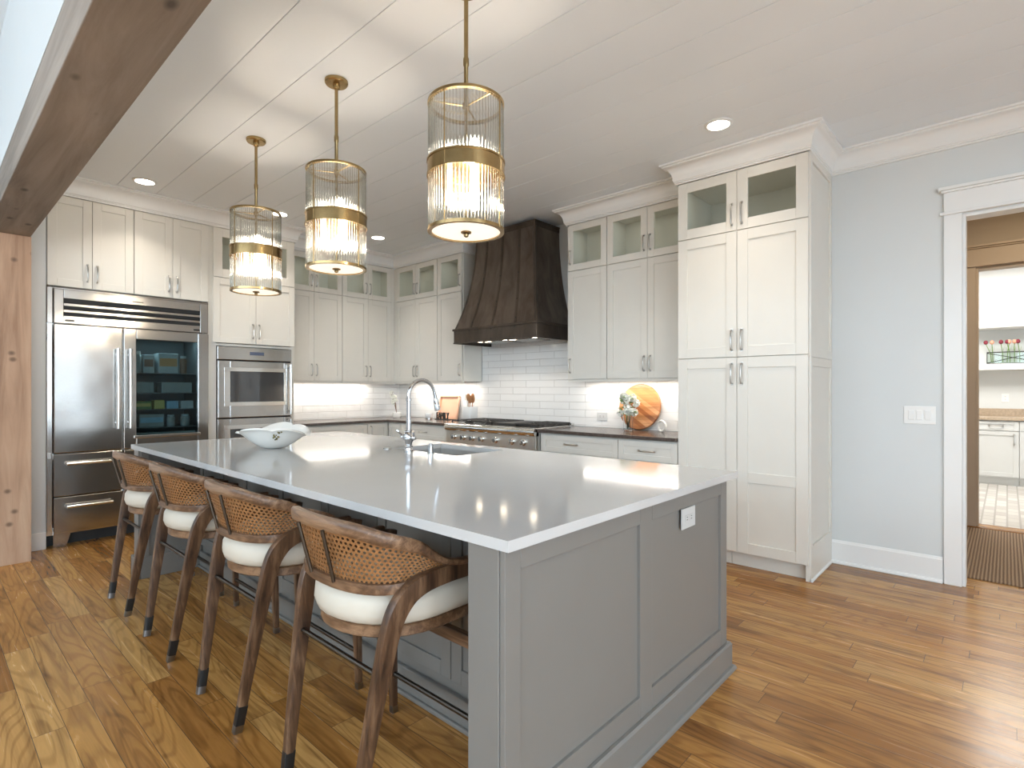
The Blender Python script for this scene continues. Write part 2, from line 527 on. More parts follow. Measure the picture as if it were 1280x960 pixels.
class MB:
    def __init__(s):
        s.bm = bmesh.new()
    def box(s, x0, x1, y0, y1, z0, z1):
        x0, x1 = min(x0, x1), max(x0, x1)
        y0, y1 = min(y0, y1), max(y0, y1)
        z0, z1 = min(z0, z1), max(z0, z1)
        v = [s.bm.verts.new(p) for p in [(x0, y0, z0), (x1, y0, z0), (x1, y1, z0), (x0, y1, z0), (x0, y0, z1), (x1, y0, z1), (x1, y1, z1), (x0, y1, z1)]]
        for f in [(3, 2, 1, 0), (4, 5, 6, 7), (0, 1, 5, 4), (1, 2, 6, 5), (2, 3, 7, 6), (3, 0, 4, 7)]:
            s.bm.faces.new([v[i] for i in f])
        return s
    def quad(s, *pts):
        s.bm.faces.new([s.bm.verts.new(p) for p in pts])
        return s
    def rings(s, rings, closed=True, cap=True):
        vs_ = [[s.bm.verts.new(p) for p in r] for r in rings]
        n = len(vs_[0])
        for a, b_ in zip(vs_, vs_[1:]):
            for i in range(n if closed else n - 1):
                j = (i + 1) % n
                s.bm.faces.new((a[i], a[j], b_[j], b_[i]))
        if cap and closed:
            s.bm.faces.new(list(reversed(vs_[0])))
            s.bm.faces.new(vs_[-1])
        return s
    def lathe(s, prof, cx=0, cy=0, seg=32, cap=True):
        """prof: (r, z) from bottom to top"""
        rs = [[(cx + r * math.cos(2 * PI * i / seg), cy + r * math.sin(2 * PI * i / seg), z) for i in range(seg)] for r, z in prof]
        return s.rings(rs, True, cap)
    def tube(s, pts, r, seg=10, cap=True):
        pts = [Vector(p) for p in pts]
        rad = r if isinstance(r, (list, tuple)) else [r] * len(pts)
        up = None
        rs = []
        for i, p in enumerate(pts):
            t = (pts[min(i + 1, len(pts) - 1)] - pts[max(i - 1, 0)]).normalized()
            if up is None:
                up = Vector((0, 0, 1)) if abs(t.z) < .9 else Vector((1, 0, 0))
            a = (up - t * up.dot(t)).normalized()
            up = a
            b_ = t.cross(a)
            rs.append([p + (a * math.cos(2 * PI * k / seg) + b_ * math.sin(2 * PI * k / seg)) * rad[i] for k in range(seg)])
        return s.rings(rs, True, cap)
    def sweep(s, pts, sizes, side, seg=12, power=4.0):
        """rounded-rectangle section; sizes = (across, along side) per point; side = vector or list of vectors"""
        pts = [Vector(p) for p in pts]
        rs = []
        for i, p in enumerate(pts):
            t = (pts[min(i + 1, len(pts) - 1)] - pts[max(i - 1, 0)]).normalized()
            sd = Vector(side[i] if isinstance(side, list) else side)
            b_ = (sd - t * sd.dot(t)).normalized()
            a = b_.cross(t).normalized()
            wa, wb = sizes[i] if isinstance(sizes, list) else sizes
            ring = []
            for k in range(seg):
                an = 2 * PI * (k + .5) / seg
                c_, s_ = math.cos(an), math.sin(an)
                f = (abs(c_) ** power + abs(s_) ** power) ** (-1 / power)
                ring.append(p + a * (c_ * f * wa / 2) + b_ * (s_ * f * wb / 2))
            rs.append(ring)
        return s.rings(rs, True, True)
    def sphere(s, c, r, seg=12, ring=8, sc=(1, 1, 1)):
        c = Vector(c)
        rs = []
        for j in range(1, ring):
            ph = -PI / 2 + PI * j / ring
            rs.append([(c.x + r * sc[0] * math.cos(ph) * math.cos(2 * PI * i / seg), c.y + r * sc[1] * math.cos(ph) * math.sin(2 * PI * i / seg), c.z + r * sc[2] * math.sin(ph)) for i in range(seg)])
        return s.rings(rs, True, True)
    def build(s, name, mat, parent=None, bevel=0, smooth=True, angle=35):
        me = bpy.data.meshes.new(name)
        if parent is not None:
            o0 = ORIG.get(parent.name, Vector((0, 0, 0)))
            bmesh.ops.translate(s.bm, verts=s.bm.verts, vec=-o0)
        bmesh.ops.recalc_face_normals(s.bm, faces=s.bm.faces)
        s.bm.to_mesh(me)
        s.bm.free()
        me.materials.append(mat)
        if smooth:
            for p in me.polygons:
                p.use_smooth = True
            me.set_sharp_from_angle(angle=math.radians(angle))
        o = bpy.data.objects.new(name, me)
        C.objects.link(o)
        if parent is not None:
            o.parent = parent
            ORIG[o.name] = ORIG.get(parent.name, Vector((0, 0, 0)))
        if bevel:
            md = o.modifiers.new('edge', 'BEVEL')
            md.width = bevel
            md.segments = 2
            md.limit_method = 'ANGLE'
            md.angle_limit = math.radians(50)
        return o

def tag(o, label, cat, group=None):
    o['label'] = label
    o['category'] = cat
    if group:
        o['group'] = group
    return o

def thing(name, label, cat, loc, group=None):
    o = bpy.data.objects.new(name, None)
    o.empty_display_size = .05
    o.location = loc
    C.objects.link(o)
    ORIG[o.name] = Vector(loc)
    return tag(o, label, cat, group)

def struct(o):
    o['kind'] = 'structure'
    return o

def copy_tree(o, parent=None):
    c = o.copy()
    C.objects.link(c)
    if parent is not None:
        c.parent = parent
    for ch in list(o.children):
        copy_tree(ch, c)
    return c

class Face:
    """cabinet front plane: axis 'x' faces -x (u runs along y), axis 'y' faces -y (u runs along x)"""
    def __init__(s, axis, plane):
        s.a, s.p = axis, plane
    def box(s, mb, u0, u1, z0, z1, d0, d1):
        if s.a == 'x':
            mb.box(s.p - d0, s.p - d1, u0, u1, z0, z1)
        else:
            mb.box(u0, u1, s.p - d0, s.p - d1, z0, z1)
    def pt(s, u, z, d):
        return (s.p - d, u, z) if s.a == 'x' else (u, s.p - d, z)

def pull(face, u, z, parent, vertical=True, length=.14, mat='nickel'):
    mb = MB()
    h = length / 2
    if vertical:
        pts = [face.pt(u, z - h, .020), face.pt(u, z - h + .004, .040), face.pt(u, z - h + .02, .046), face.pt(u, z + h - .02, .046), face.pt(u, z + h - .004, .040), face.pt(u, z + h, .020)]
    else:
        pts = [face.pt(u - h, z, .020), face.pt(u - h + .004, z, .040), face.pt(u - h + .02, z, .046), face.pt(u + h - .02, z, .046), face.pt(u + h - .004, z, .040), face.pt(u + h, z, .020)]
    mb.tube(pts, .0058, 8)
    for sgn in (-1, 1):
        if vertical:
            face.box(mb, u - .008, u + .008, z + sgn * h - .009, z + sgn * h + .009, .019, .024)
        else:
            face.box(mb, u + sgn * h - .009, u + sgn * h + .009, z - .008, z + .008, .019, .024)
    return mb.build('handle', M[mat], parent)

def cab_fill(face, u, z):  # added fill that brightens the dark interiors behind the glass
    area_light('cabinet_fill', face.pt(u, z, -.10), .12, .05, CAB_W, (1.0, .94, .80))

def shaker(face, u0, u1, z0, z1, parent, name='door', mat='cab', stile=.062, mids=(), handle=None, glass=False, hmat='nickel', hlen=.14):
    """door or drawer front, 20 mm thick; handle = (u, z, vertical)"""
    mb = MB()
    g = .0016
    u0, u1, z0, z1 = u0 + g, u1 - g, z0 + g, z1 - g
    st = min(stile, (z1 - z0) * .3)
    face.box(mb, u0, u0 + stile, z0, z1, 0, .020)
    face.box(mb, u1 - stile, u1, z0, z1, 0, .020)
    face.box(mb, u0 + stile, u1 - stile, z0, z0 + st, 0, .020)
    face.box(mb, u0 + stile, u1 - stile, z1 - st, z1, 0, .020)
    for mz in mids:
        face.box(mb, u0 + stile, u1 - stile, mz - st / 2, mz + st / 2, 0, .020)
    if not glass:
        face.box(mb, u0 + stile * .8, u1 - stile * .8, z0 + st * .8, z1 - st * .8, .001, .011)
    o = mb.build(name, M[mat], parent, bevel=.0018, smooth=False)
    if glass:
        gm = MB()
        face.box(gm, u0 + stile - .006, u1 - stile + .006, z0 + st - .006, z1 - st + .006, .007, .011)
        gm.build('glass_pane', M['glass_pane'], o, smooth=False)
    if handle:
        pull(face, handle[0], handle[1], o, handle[2], hlen, hmat)
    return o

def hollow(face, u0, u1, z0, z1, depth, parent, shelves=(), mat='cab', t=.018, name='body', front=.0):
    """open-fronted carcass behind a face plane"""
    mb = MB()
    e = .001
    face.box(mb, u0 + e, u0 + t, z0, z1, -e, -depth)
    face.box(mb, u1 - t, u1 - e, z0, z1, -e, -depth)
    face.box(mb, u0 + t, u1 - t, z0, z0 + t, -e, -depth)
    face.box(mb, u0 + t, u1 - t, z1 - t, z1, -e, -depth)
    face.box(mb, u0 + t, u1 - t, z0 + t, z1 - t, -depth + .008, -depth)
    for z in shelves:
        face.box(mb, u0 + t, u1 - t, z - t / 2, z + t / 2, -e, -depth + .008)
    return mb.build(name, M[mat], parent, smooth=False)

# ------------------------------------------------------------------ room shell
XR, YB = 4.64, 6.385         # range wall and oven wall planes
ZC = 3.05
mb = MB(); mb.box(-4.7, 6.70, -3.4, 6.5, -.08, 0)
struct(mb.build('floor', M['floor'], smooth=False))
# boarded ceiling with narrow gaps
mb = MB()
x = .592
first = .879
edges = [first + .291 * i for i in range(14)]
xs = [.36] + [e for e in edges if e < XR] + [XR + .10]
for a, b_ in zip(xs, xs[1:]):
    mb.box(a + .0022, b_ - .0022, -3.4, 6.5, ZC, ZC + .02)
mb.box(.36, XR + .1, -3.4, 6.5, ZC + .008, ZC + .06)
struct(mb.build('ceiling', M['ceiling'], smooth=False))
mb = MB(); mb.box(-4.7, .45, -3.4, 6.5, 3.45, 3.52)
struct(mb.build('ceiling', M['ceiling'], smooth=False))

# range wall with the cased opening to the hall
DY0, DY1, DZ = -.80, .218, 2.447
mb = MB()
mb.box(XR, XR + .12, DY1, YB + .1, 0, ZC)
mb.box(XR, XR + .12, -3.4, DY0, 0, ZC)
mb.box(XR, XR + .12, DY0, DY1, DZ, ZC)
struct(mb.build('wall_right', M['wall'], smooth=False))
mb = MB()
mb.box(.593, XR, YB, YB + .1, 0, ZC)
struct(mb.build('wall_back', M['wall'], smooth=False))
mb = MB()
mb.box(.596, .7185, 5.765, YB, 0, ZC)          # short wall between post and refrigerator
struct(mb.build('wall_stub', M['wall'], smooth=False))
mb = MB(); mb.box(.596, .7185, 5.752, 5.765, 0, .14)
struct(mb.build('baseboard_back', M['trim'], bevel=.004, smooth=False))
mb = MB(); mb.box(-4.7, .36, 5.80, 5.9, 0, 3.45)
struct(mb.build('wall_living_back', M['wall'], smooth=False))
# header over the beam
mb = MB(); mb.box(.352, .590, -3.4, 5.80, 2.656, 3.45)
struct(mb.build('wall_header', M['wall'], smooth=False))
# left and front walls with window openings
def window_wall(name, axis, plane, lo, hi, holes, z0, z1, ztop, th):
    mb = MB()
    cur = lo
    def bx(a, b_, c, d):
        if axis == 'x':
            mb.box(plane - th, plane, a, b_, c, d)
        else:
            mb.box(a, b_, plane - th, plane, c, d)
    for a, b_ in holes:
        bx(cur, a, 0, ztop)
        bx(a, b_, 0, z0)
        bx(a, b_, z1, ztop)
        cur = b_
    bx(cur, hi, 0, ztop)
    return struct(mb.build(name, M['wall'], smooth=False))
window_wall('wall_left', 'x', -4.5, -3.4, 5.9, LW, 1.8, 3.3, 3.45, .12)
window_wall('wall_front', 'y', -3.2, -4.7, XR, FW, .25, 2.85, 3.45, .12)
k = 0
for a, b_ in LW:
    k += 1
    mb = MB()
    for u in (a, (a + b_) / 2 - .025, b_ - .05):
        mb.box(-4.58, -4.53, u, u + .05, 1.8, 3.3)
    for z in (1.8, 3.25):
        mb.box(-4.58, -4.53, a, b_, z, z + .05)
    struct(mb.build('window_%d' % k, M['trim'], smooth=False))
for a, b_ in FW:
    k += 1
    mb = MB()
    for u in (a, (a + b_) / 2 - .025, b_ - .05):
        mb.box(u, u + .05, -3.28, -3.23, .25, 2.85)
    for z in (.25, 1.95, 2.80):
        mb.box(a, b_, -3.28, -3.23, z, z + .05)
    struct(mb.build('window_%d' % k, M['trim'], smooth=False))

# beam and post
mb = MB(); mb.box(.352, .592, -3.2, 5.80, 2.446, 2.654)
o = struct(mb.build('beam', M['beam'], bevel=.004, smooth=False))
mb = MB(); mb.box(.352, .594, 5.440, 5.80, 0, 2.445)
o = struct(mb.build('column', M['post'], bevel=.003, smooth=False))

# backsplash tile (slabs proud of the walls)
mb = MB()
mb.box(XR - .010, XR - .0005, 1.915, 3.188, .916, 1.384)
mb.box(XR - .010, XR - .0005, 3.189, 4.70, .916, 2.0)
mb.box(XR - .010, XR - .0005, 4.70, YB - .011, .916, 1.384)
struct(mb.build('wall_tile_right', M['tile_y'], smooth=False))
mb = MB()
mb.box(2.80, XR - .011, YB - .010, YB - .0005, .916, 1.384)
struct(mb.build('wall_tile_back', M['tile_x'], smooth=False))

# mouldings swept along wall lines with mitred corners
def moulding(name, path, prof, mat, kind=True):
    """prof: (d, z): d = distance out from the line towards its left side"""
    pts = [Vector((p[0], p[1], 0)) for p in path]
    n = len(pts)
    offs = []
    for i in range(n):
        dirs = []
        if i > 0:
            dirs.append((pts[i] - pts[i - 1]).normalized())
        if i < n - 1:
            dirs.append((pts[i + 1] - pts[i]).normalized())
        nn = [Vector((-d.y, d.x, 0)) for d in dirs]
        if len(nn) == 1:
            offs.append(nn[0])
        else:
            offs.append((nn[0] + nn[1]) / (1 + nn[0].dot(nn[1])))
    mb = MB()
    rs = [[(pts[i].x + offs[i].x * d, pts[i].y + offs[i].y * d, z) for d, z in prof] for i in range(n)]
    mb.rings(rs, True, True)
    o = mb.build(name, M[mat], angle=28)
    return struct(o) if kind else o

def crown_prof(zb, zt, out):
    p = [(.001, zb), (.014, zb), (.014, zb + .012), (.020, zb + .014), (.020, zb + .022), (.026, zb + .026)]
    h = zt - zb
    for k in range(7):
        t = k / 6
        a = t * PI / 2
        p.append((.028 + (out - .048) * (1 - math.cos(a)) , zb + .034 + (h - .066) * math.sin(a)))
    p += [(out - .012, zt - .026), (out - .012, zt - .018), (out, zt - .014), (out, zt - .001), (.001, zt - .001)]
    return p
CP = crown_prof(2.895, ZC, .105)
moulding('trim_1', [(XR, -3.2), (XR, .985), (4.03, .985), (4.03, 1.912), (4.31, 1.912), (4.31, 3.19), (XR - .012, 3.19)], CP, 'trim')
moulding('trim_2', [(XR - .012, 4.70), (4.31, 4.70), (4.31, 6.05), (2.796, 6.05), (2.796, 5.76), (.596, 5.76)], CP, 'trim')

def base_prof(h):
    return [(.001, .001), (.030, .001), (.030, .010), (.024, .020), (.016, .024), (.016, h - .018), (.010, h - .010), (.008, h), (.001, h)]
moulding('baseboard_right', [(XR, .318), (XR, .972)], base_prof(.172), 'trim')
moulding('baseboard_right', [(XR, -3.2), (XR, DY0 - .10)], base_prof(.172), 'trim')

# door casing of the opening
def casing(name, xf, y0, y1, zt, side=-1, depth=.022, wdt=.095, capz=.145):
    """flat casing on the face x = xf; side -1: stands out towards -x"""
    mb = MB()
    f = xf + side * .001
    b_ = xf + side * depth
    b2 = xf + side * (depth + .014)
    mb.box(f, b_, y1, y1 + wdt, 0, zt + .002)
    mb.box(f, b_, y0 - wdt, y0, 0, zt + .002)
    mb.box(f, b2, y0 - wdt - .02, y1 + wdt + .02, zt + .002, zt + .020)
    mb.box(f, b_, y0 - wdt, y1 + wdt, zt + .020, zt + capz)
    mb.box(f, b2, y0 - wdt - .012, y1 + wdt + .012, zt + capz, zt + capz + .014)
    mb.box(f, b2 + side * .014, y0 - wdt - .026, y1 + wdt + .026, zt + capz + .014, zt + capz + .036)
    return struct(mb.build(name, M['trim'], bevel=.003, smooth=False))
casing('door_1', XR, DY0, DY1, DZ + .005, wdt=.095, capz=.15)
mb = MB()
mb.box(XR - .001, XR + .13, DY1 - .0, DY1 - .018, 0, DZ)
mb.box(XR - .001, XR + .13, DY0, DY0 + .018, 0, DZ)
mb.box(XR - .001, XR + .13, DY0 + .018, DY1 - .018, DZ - .018, DZ)
struct(mb.build('trim_3', M['trim'], bevel=.002, smooth=False))

# ---------------------------------------------------------------- hall and far room
M['hallwall'] = plain('hall_wall_dimmed', (.47, .385, .29), .6, var=.015, scale=2)  # brown stands in for the dim warm light of the unlit hall
M['halltrim'] = plain('hall_trim_dimmed', (.52, .41, .30), .45, var=.01)  # trim darkened and browned to carry the hall's shade
X2 = 6.75
mb = MB()
mb.box(X2, X2 + .12, .218, 2.2, 0, ZC)
mb.box(X2, X2 + .12, -2.4, -.80, 0, ZC)
mb.box(X2, X2 + .12, -.80, .218, 2.44, ZC)
struct(mb.build('wall_hall', M['hallwall'], smooth=False))
mb = MB()
mb.box(XR + .12, X2, 1.3, 1.4, 0, ZC)
mb.box(XR + .12, X2, -2.4, -2.3, 0, ZC)
struct(mb.build('wall_hall_end', M['hallwall'], smooth=False))
mb = MB(); mb.box(XR + .10, X2 + .1, -2.4, 2.2, ZC, ZC + .06)
struct(mb.build('ceiling', M['hallwall'], smooth=False))
o = casing('door_2', X2, -.80, .218, 2.446, wdt=.10, capz=.17)
o.data.materials.clear(); o.data.materials.append(M['halltrim'])
mb = MB()
mb.box(X2 - .001, X2 + .13, .200, .218, 0, 2.44)
mb.box(X2 - .001, X2 + .13, -.80, -.782, 0, 2.44)
mb.box(X2 - .001, X2 + .13, -.782, .200, 2.422, 2.44)
struct(mb.build('trim_4', M['halltrim'], bevel=.002, smooth=False))
mb = MB(); mb.box(6.70, 6.90, -2.4, 2.2, -.08, .004)
struct(mb.build('trim_5', M['floor'], smooth=False))
mb = MB(); mb.box(6.90, 10.7, -3.0, 2.2, -.08, 0)
struct(mb.build('floor', M['brickfloor'], smooth=False))
mb = MB(); mb.box(10.46, 10.58, -3.0, 2.2, 0, ZC)
struct(mb.build('wall_far', M['wall'], smooth=False))
mb = MB()
mb.box(X2 + .12, 10.46, 2.0, 2.1, 0, ZC)
mb.box(X2 + .12, 10.46, -3.0, -2.9, 0, ZC)
struct(mb.build('wall_far_side', M['wall'], smooth=False))
mb = MB(); mb.box(X2 + .1, 10.6, -3.0, 2.2, ZC, ZC + .06)
struct(mb.build('ceiling', M['ceiling'], smooth=False))

# ------------------------------------------------------------------ tall pantry
F_PAN = Face('x', 4.05)        # carcass front; doors reach 4.03
F_BASE = Face('x', 4.05)
F_UP = Face('x', 4.33)
F_OV = Face('y', 5.78)
F_UPB = Face('y', 6.07)
F_BASEB = Face('y', 5.80)

t = thing('pantry_cabinet', 'tall white pantry cabinet by the doorway with two glass doors at top', 'cabinet', (4.34, 1.45, 0))
mb = MB()
Y0, Y1, YM = .985, 1.910, 1.456
F_PAN.box(mb, Y0 + .001, Y0 + .02, 0, 2.9, -.001, -.588)
F_PAN.box(mb, Y1 - .02, Y1 - .001, 0, 2.9, -.001, -.588)
F_PAN.box(mb, Y0 + .02, Y1 - .02, .11, .13, -.001, -.588)
F_PAN.box(mb, Y0 + .02, Y1 - .02, 1.52, 1.54, -.001, -.588)
F_PAN.box(mb, Y0 + .02, Y1 - .02, 2.444, 2.462, -.001, -.588)
F_PAN.box(mb, Y0 + .02, Y1 - .02, 2.882, 2.90, -.001, -.588)
F_PAN.box(mb, Y0 + .02, Y1 - .02, .13, 2.882, -.58, -.588)
F_PAN.box(mb, YM - .008, YM + .008, .13, 2.444, -.001, -.02)
mb.build('body', M['cab'], t, smooth=False)
mb = MB()
F_PAN.box(mb, Y0 + .021, YM + .06, 0, .108, -.055, -.07)
F_PAN.box(mb, YM + .063, Y1 - .021, 0, .108, -.055, -.07)
mb.build('toe_kick', M['cab'], t, smooth=False)
for a, b_, hu in ((Y0, YM, YM - .035), (YM, Y1, YM + .035)):
    shaker(F_PAN, a, b_, .112, 1.530, t, stile=.075, mids=(.662,), handle=(hu, 1.41, True), hlen=.15)
    shaker(F_PAN, a, b_, 1.532, 2.452, t, stile=.075, handle=(hu, 1.655, True), hlen=.15)
    shaker(F_PAN, a, b_, 2.455, 2.893, t, stile=.075, handle=(hu, 2.575, True), glass=True, hlen=.15)
    cab_fill(F_PAN, (a + b_) / 2, 2.875)
# applied frame on the exposed side
mb = MB()
ys = Y0
def side(z0, z1, x0, x1):
    mb.box(x0, x1, ys - .012, ys + .002, z0, z1)
side(.0, 1.515, 4.052, 4.098); side(.0, 1.515, 4.592, 4.638)
side(1.5165, 2.90, 4.052, 4.098); side(1.5165, 2.90, 4.592, 4.638)
side(1.455, 1.515, 4.098, 4.592); side(1.5165, 1.58, 4.098, 4.592)
side(2.84, 2.90, 4.098, 4.592); side(.0, .235, 4.098, 4.592)
mb.build('side_panel', M['cab'], t, bevel=.0015, smooth=False)
mb = MB()
mb.tube([(4.052, ys - .013, .008), (4.62, ys - .013, .008)], .011, 8)
mb.build('shoe_moulding', M['trim'], t)

# ------------------------------------------------------------------ wall cabinets
UB, US, UT = 1.388, 2.444, 2.893
def wall_cabinet(face, u0, u1, depth, label, doors, loc, zb=UB, group='wall cabinets with small glass doors above', under=True):
    """doors: (u0, u1, handle u)"""
    t = thing('wall_cabinet', label, 'cabinet', loc, group)
    hollow(face, u0, u1, zb, UT + .01, depth, t, shelves=(US,))
    mb = MB()
    face.box(mb, u0 + .001, u1 - .001, zb - .022, zb + .002, .012, -.012)
    mb.build('light_rail', M['cab'], t, bevel=.002, smooth=False)
    for a, b_, hu in doors:
        shaker(face, a, b_, zb + .003, US - .001, t, handle=(hu, zb + .135, True) if hu is not None else None, hlen=.13)
        shaker(face, a, b_, US + .002, UT, t, handle=(hu, US + .135, True) if hu is not None else None, glass=True, hlen=.13)
        cab_fill(face, (a + b_) / 2, UT - .015)
    wcs.append(t)
    return t
D_U = XR - 4.33 - .013
wcs = []
wall_cabinet(F_UP, 1.912, 2.738, D_U, 'double-door white wall cabinet between the tall pantry and a single-door cabinet', [(1.915, 2.326, 2.326 - .03), (2.326, 2.738, 2.326 + .03)], (4.49, 2.32, UB))
wall_cabinet(F_UP, 2.738, 3.188, D_U, 'narrow single-door white wall cabinet just right of the dark metal hood', [(2.741, 3.186, 3.186 - .03)], (4.49, 2.96, UB))
wall_cabinet(F_UP, 4.704, 5.160, D_U, 'narrow single-door white wall cabinet just left of the dark metal hood', [(4.722, 5.160, 4.722 + .03)], (4.49, 4.93, UB))
wall_cabinet(F_UP, 5.160, 6.045, D_U, 'double-door white wall cabinet on the range wall beside the inside corner', [(5.165, 5.585, 5.585 - .03), (5.585, 6.005, 5.585 + .03)], (4.49, 5.6, UB))
D_B = YB - 6.07 - .013
wall_cabinet(F_UPB, 2.800, 3.545, D_B, 'double-door white wall cabinet next to the wall ovens', [(2.803, 3.176, 3.176 - .03), (3.176, 3.543, 3.176 + .03)], (3.17, 6.22, UB))
wall_cabinet(F_UPB, 3.545, 4.328, D_B, 'double-door white wall cabinet on the oven wall ending at the inside corner', [(3.548, 3.910, 3.910 - .03), (3.910, 4.262, 3.910 + .03)], (3.93, 6.22, UB))
for face, a, b_, tt in ((F_UP, 6.0065, 6.068, wcs[3]), (F_UPB, 4.2635, 4.309, wcs[5])):
    mb = MB(); face.box(mb, a, b_, UB, UT, -.001, .018)
    mb.build('corner_filler', M['cab'], tt, smooth=False)
# cabinets over the refrigerator
def fridge_cab(u0, u1, um, label):
    t = thing('wall_cabinet', label, 'cabinet', ((u0 + u1) / 2, 6.07, 2.14), 'cabinets over the refrigerator')
    hollow(F_OV, u0, u1, 2.145, 2.90, .59, t)
    shaker(F_OV, u0 + .002, um, 2.145, 2.893, t, handle=(um - .033, 2.275, True))
    shaker(F_OV, um, u1 - .002, 2.145, 2.893, t, handle=(um + .033, 2.275, True))
fridge_cab(.722, 1.319, 1.02, 'left-hand white two-door cabinet over the refrigerator, against the wood post')
fridge_cab(1.319, 1.93, 1.624, 'right-hand white two-door cabinet over the refrigerator, nearer the ovens')

# ------------------------------------------------------------------ oven tower
t = thing('oven_cabinet', 'tall white cabinet holding the stacked wall ovens', 'cabinet', (2.37, 6.07, 0))
mb = MB()
for a, b_ in ((1.932, 2.006), (2.762, 2.796)):
    F_OV.box(mb, a, b_, 0, 2.90, .004, -.595)
F_OV.box(mb, 2.006, 2.762, 1.728, 1.752, .004, -.595)
F_OV.box(mb, 2.006, 2.762, 2.395, 2.413, -.001, -.595)
F_OV.box(mb, 2.006, 2.762, 2.882, 2.90, -.001, -.595)
F_OV.box(mb, 2.006, 2.762, 0, 2.882, -.585, -.595)
F_OV.box(mb, 2.006, 2.762, .27, .29, .004, -.585)
F_OV.box(mb, 2.006, 2.762, 0, .10, -.06, -.075)
mb.build('body', M['cab'], t, bevel=.0015, smooth=False)
for a, b_, hu in ((1.970, 2.383, 2.351), (2.383, 2.796, 2.416)):
    F = Face('y', 5.776)
    shaker(F, a, b_, 1.757, 2.402, t, handle=(hu, 1.89, True))
    shaker(F, a, b_, 2.405, 2.893, t, glass=True, stile=.085)
    cab_fill(F, (a + b_) / 2, 2.875)
F = Face('y', 5.776)
shaker(F, 1.970, 2.796, .11, .27, t, name='drawer', handle=(2.383, .19, False))

t = thing('double_wall_oven', 'stainless double wall oven stacked in the tall white cabinet', 'oven', (2.384, 6.0, .30))
F = Face('y', 5.775)
mb = MB()
F.box(mb, 2.010, 2.758, .295, 1.722, -.001, -.50)
mb.build('housing', M['black'], t, smooth=False)
mb = MB()
F.box(mb, 2.008, 2.758, 1.592, 1.722, 0, .028)
mb.build('control_panel', M['steel'], t, bevel=.004, smooth=False)
mb = MB(); F.box(mb, 2.318, 2.460, 1.645, 1.678, .028, .030)
mb.build('display', M['display'], t, smooth=False)
for z0, z1 in ((1.012, 1.580), (.34, 1.000)):
    mb = MB()
    u0, u1 = 2.010, 2.756
    w0, w1, v0, v1 = 2.122, 2.668, z0 + .155, z1 - .105
    F.box(mb, u0, w0, z0, z1, 0, .038)
    F.box(mb, w1, u1, z0, z1, 0, .038)
    F.box(mb, w0, w1, z0, v0, 0, .038)
    F.box(mb, w0, w1, v1, z1, 0, .038)
    d = mb.build('door', M['steel'], t, bevel=.004, smooth=False)
    mb = MB()
    for a, b_, c_, e_ in ((w0 - .055, w1 + .035, v1, v1 + .04), (w0 - .055, w1 + .035, v0 - .04, v0), (w0 - .055, w0, v0, v1), (w1, w1 + .035, v0, v1)):
        F.box(mb, a, b_, c_, e_, .038, .041)
    mb.build('window_trim', M['steel2'], d, bevel=.0015, smooth=False)
    mb = MB(); F.box(mb, w0 - .004, w1 + .004, v0 - .004, v1 + .004, .022, .034)
    mb.build('window', M['oven_glass'], d, smooth=False)
    mb = MB()
    hx = 2.724
    mb.tube([F.pt(hx, z0 + .02, .085), F.pt(hx, z1 - .02, .085)], .013, 12)
    for z in (z0 + .05, z1 - .05):
        mb.tube([F.pt(hx, z, .036), F.pt(hx, z, .085)], .010, 8)
    mb.build('handle', M['steel2'], d)

# ------------------------------------------------------------------ refrigerator
FR = Face('y', 5.775)
t = thing('refrigerator', 'large built-in stainless refrigerator with one glass door and lower drawers', 'refrigerator', (1.33, 6.0, 0))
X0, X1, XM = .722, 1.928, 1.233
mb = MB()
FR.box(mb, X0, X0 + .03, .10, 2.135, 0, -.58)
FR.box(mb, X1 - .03, X1, .10, 2.135, 0, -.58)
FR.box(mb, X0 + .03, X1 - .03, .10, .16, 0, -.58)
FR.box(mb, X0 + .03, X1 - .03, 1.80, 2.135, -.02, -.58)
FR.box(mb, X0 + .03, X1 - .03, .16, 1.80, -.55, -.58)
FR.box(mb, XM - .012, XM + .012, .16, 1.80, -.001, -.55)
FR.box(mb, X0 + .03, X1 - .03, .72, .765, -.001, -.55)
mb.build('body', M['steel2'], t, smooth=False)
mb = MB()
FR.box(mb, X0 + .002, X0 + .012, .005, .10, -.03, -.08)
FR.box(mb, X0 + .02, X1 - .02, .0, .10, -.08, -.09)
mb.build('toe_recess', M['dark_gap'], t, smooth=False)
for sx in (X0 + .040, X1 - .13):
    mb = MB()
    pts = [(sx, .115), (sx + .115, .115), (sx + .085, .003), (sx, .003)]
    fr_ = [FR.pt(u, z, .02) for u, z in pts]
    bk = [FR.pt(u, z, -.02) for u, z in pts]
    mb.rings([fr_, bk])
    mb.build('foot', M['steel'], t, smooth=False)
# grille
mb = MB()
g0, g1, gz0, gz1 = .764, 1.922, 1.838, 2.118
FR.box(mb, X0, g0 - .004, 1.838, 2.135, 0, .018)
FR.box(mb, g0, X1, gz1, 2.135, 0, .02)
FR.box(mb, g0, .827, gz0, gz1, 0, .034)
FR.box(mb, 1.850, g1, gz0, gz1, 0, .034)
FR.box(mb, .827, 1.850, 2.046, gz1, 0, .034)
FR.box(mb, .827, 1.850, gz0, 1.903, 0, .034)
gr = mb.build('grille', M['steel'], t, bevel=.004, smooth=False)
mb = MB(); FR.box(mb, .827, 1.850, 1.903, 2.046, .001, .004)
mb.build('slot_backing', M['dark_gap'], gr, smooth=False)
mb = MB()
for zc in (2.001, 1.948):
    r = [FR.pt(.827, zc - .013, .012), FR.pt(.827, zc + .017, .012), FR.pt(.827, zc + .004, .036), FR.pt(.827, zc - .015, .036)]
    r2 = [(1.850, p[1], p[2]) for p in r]
    mb.rings([r, r2])
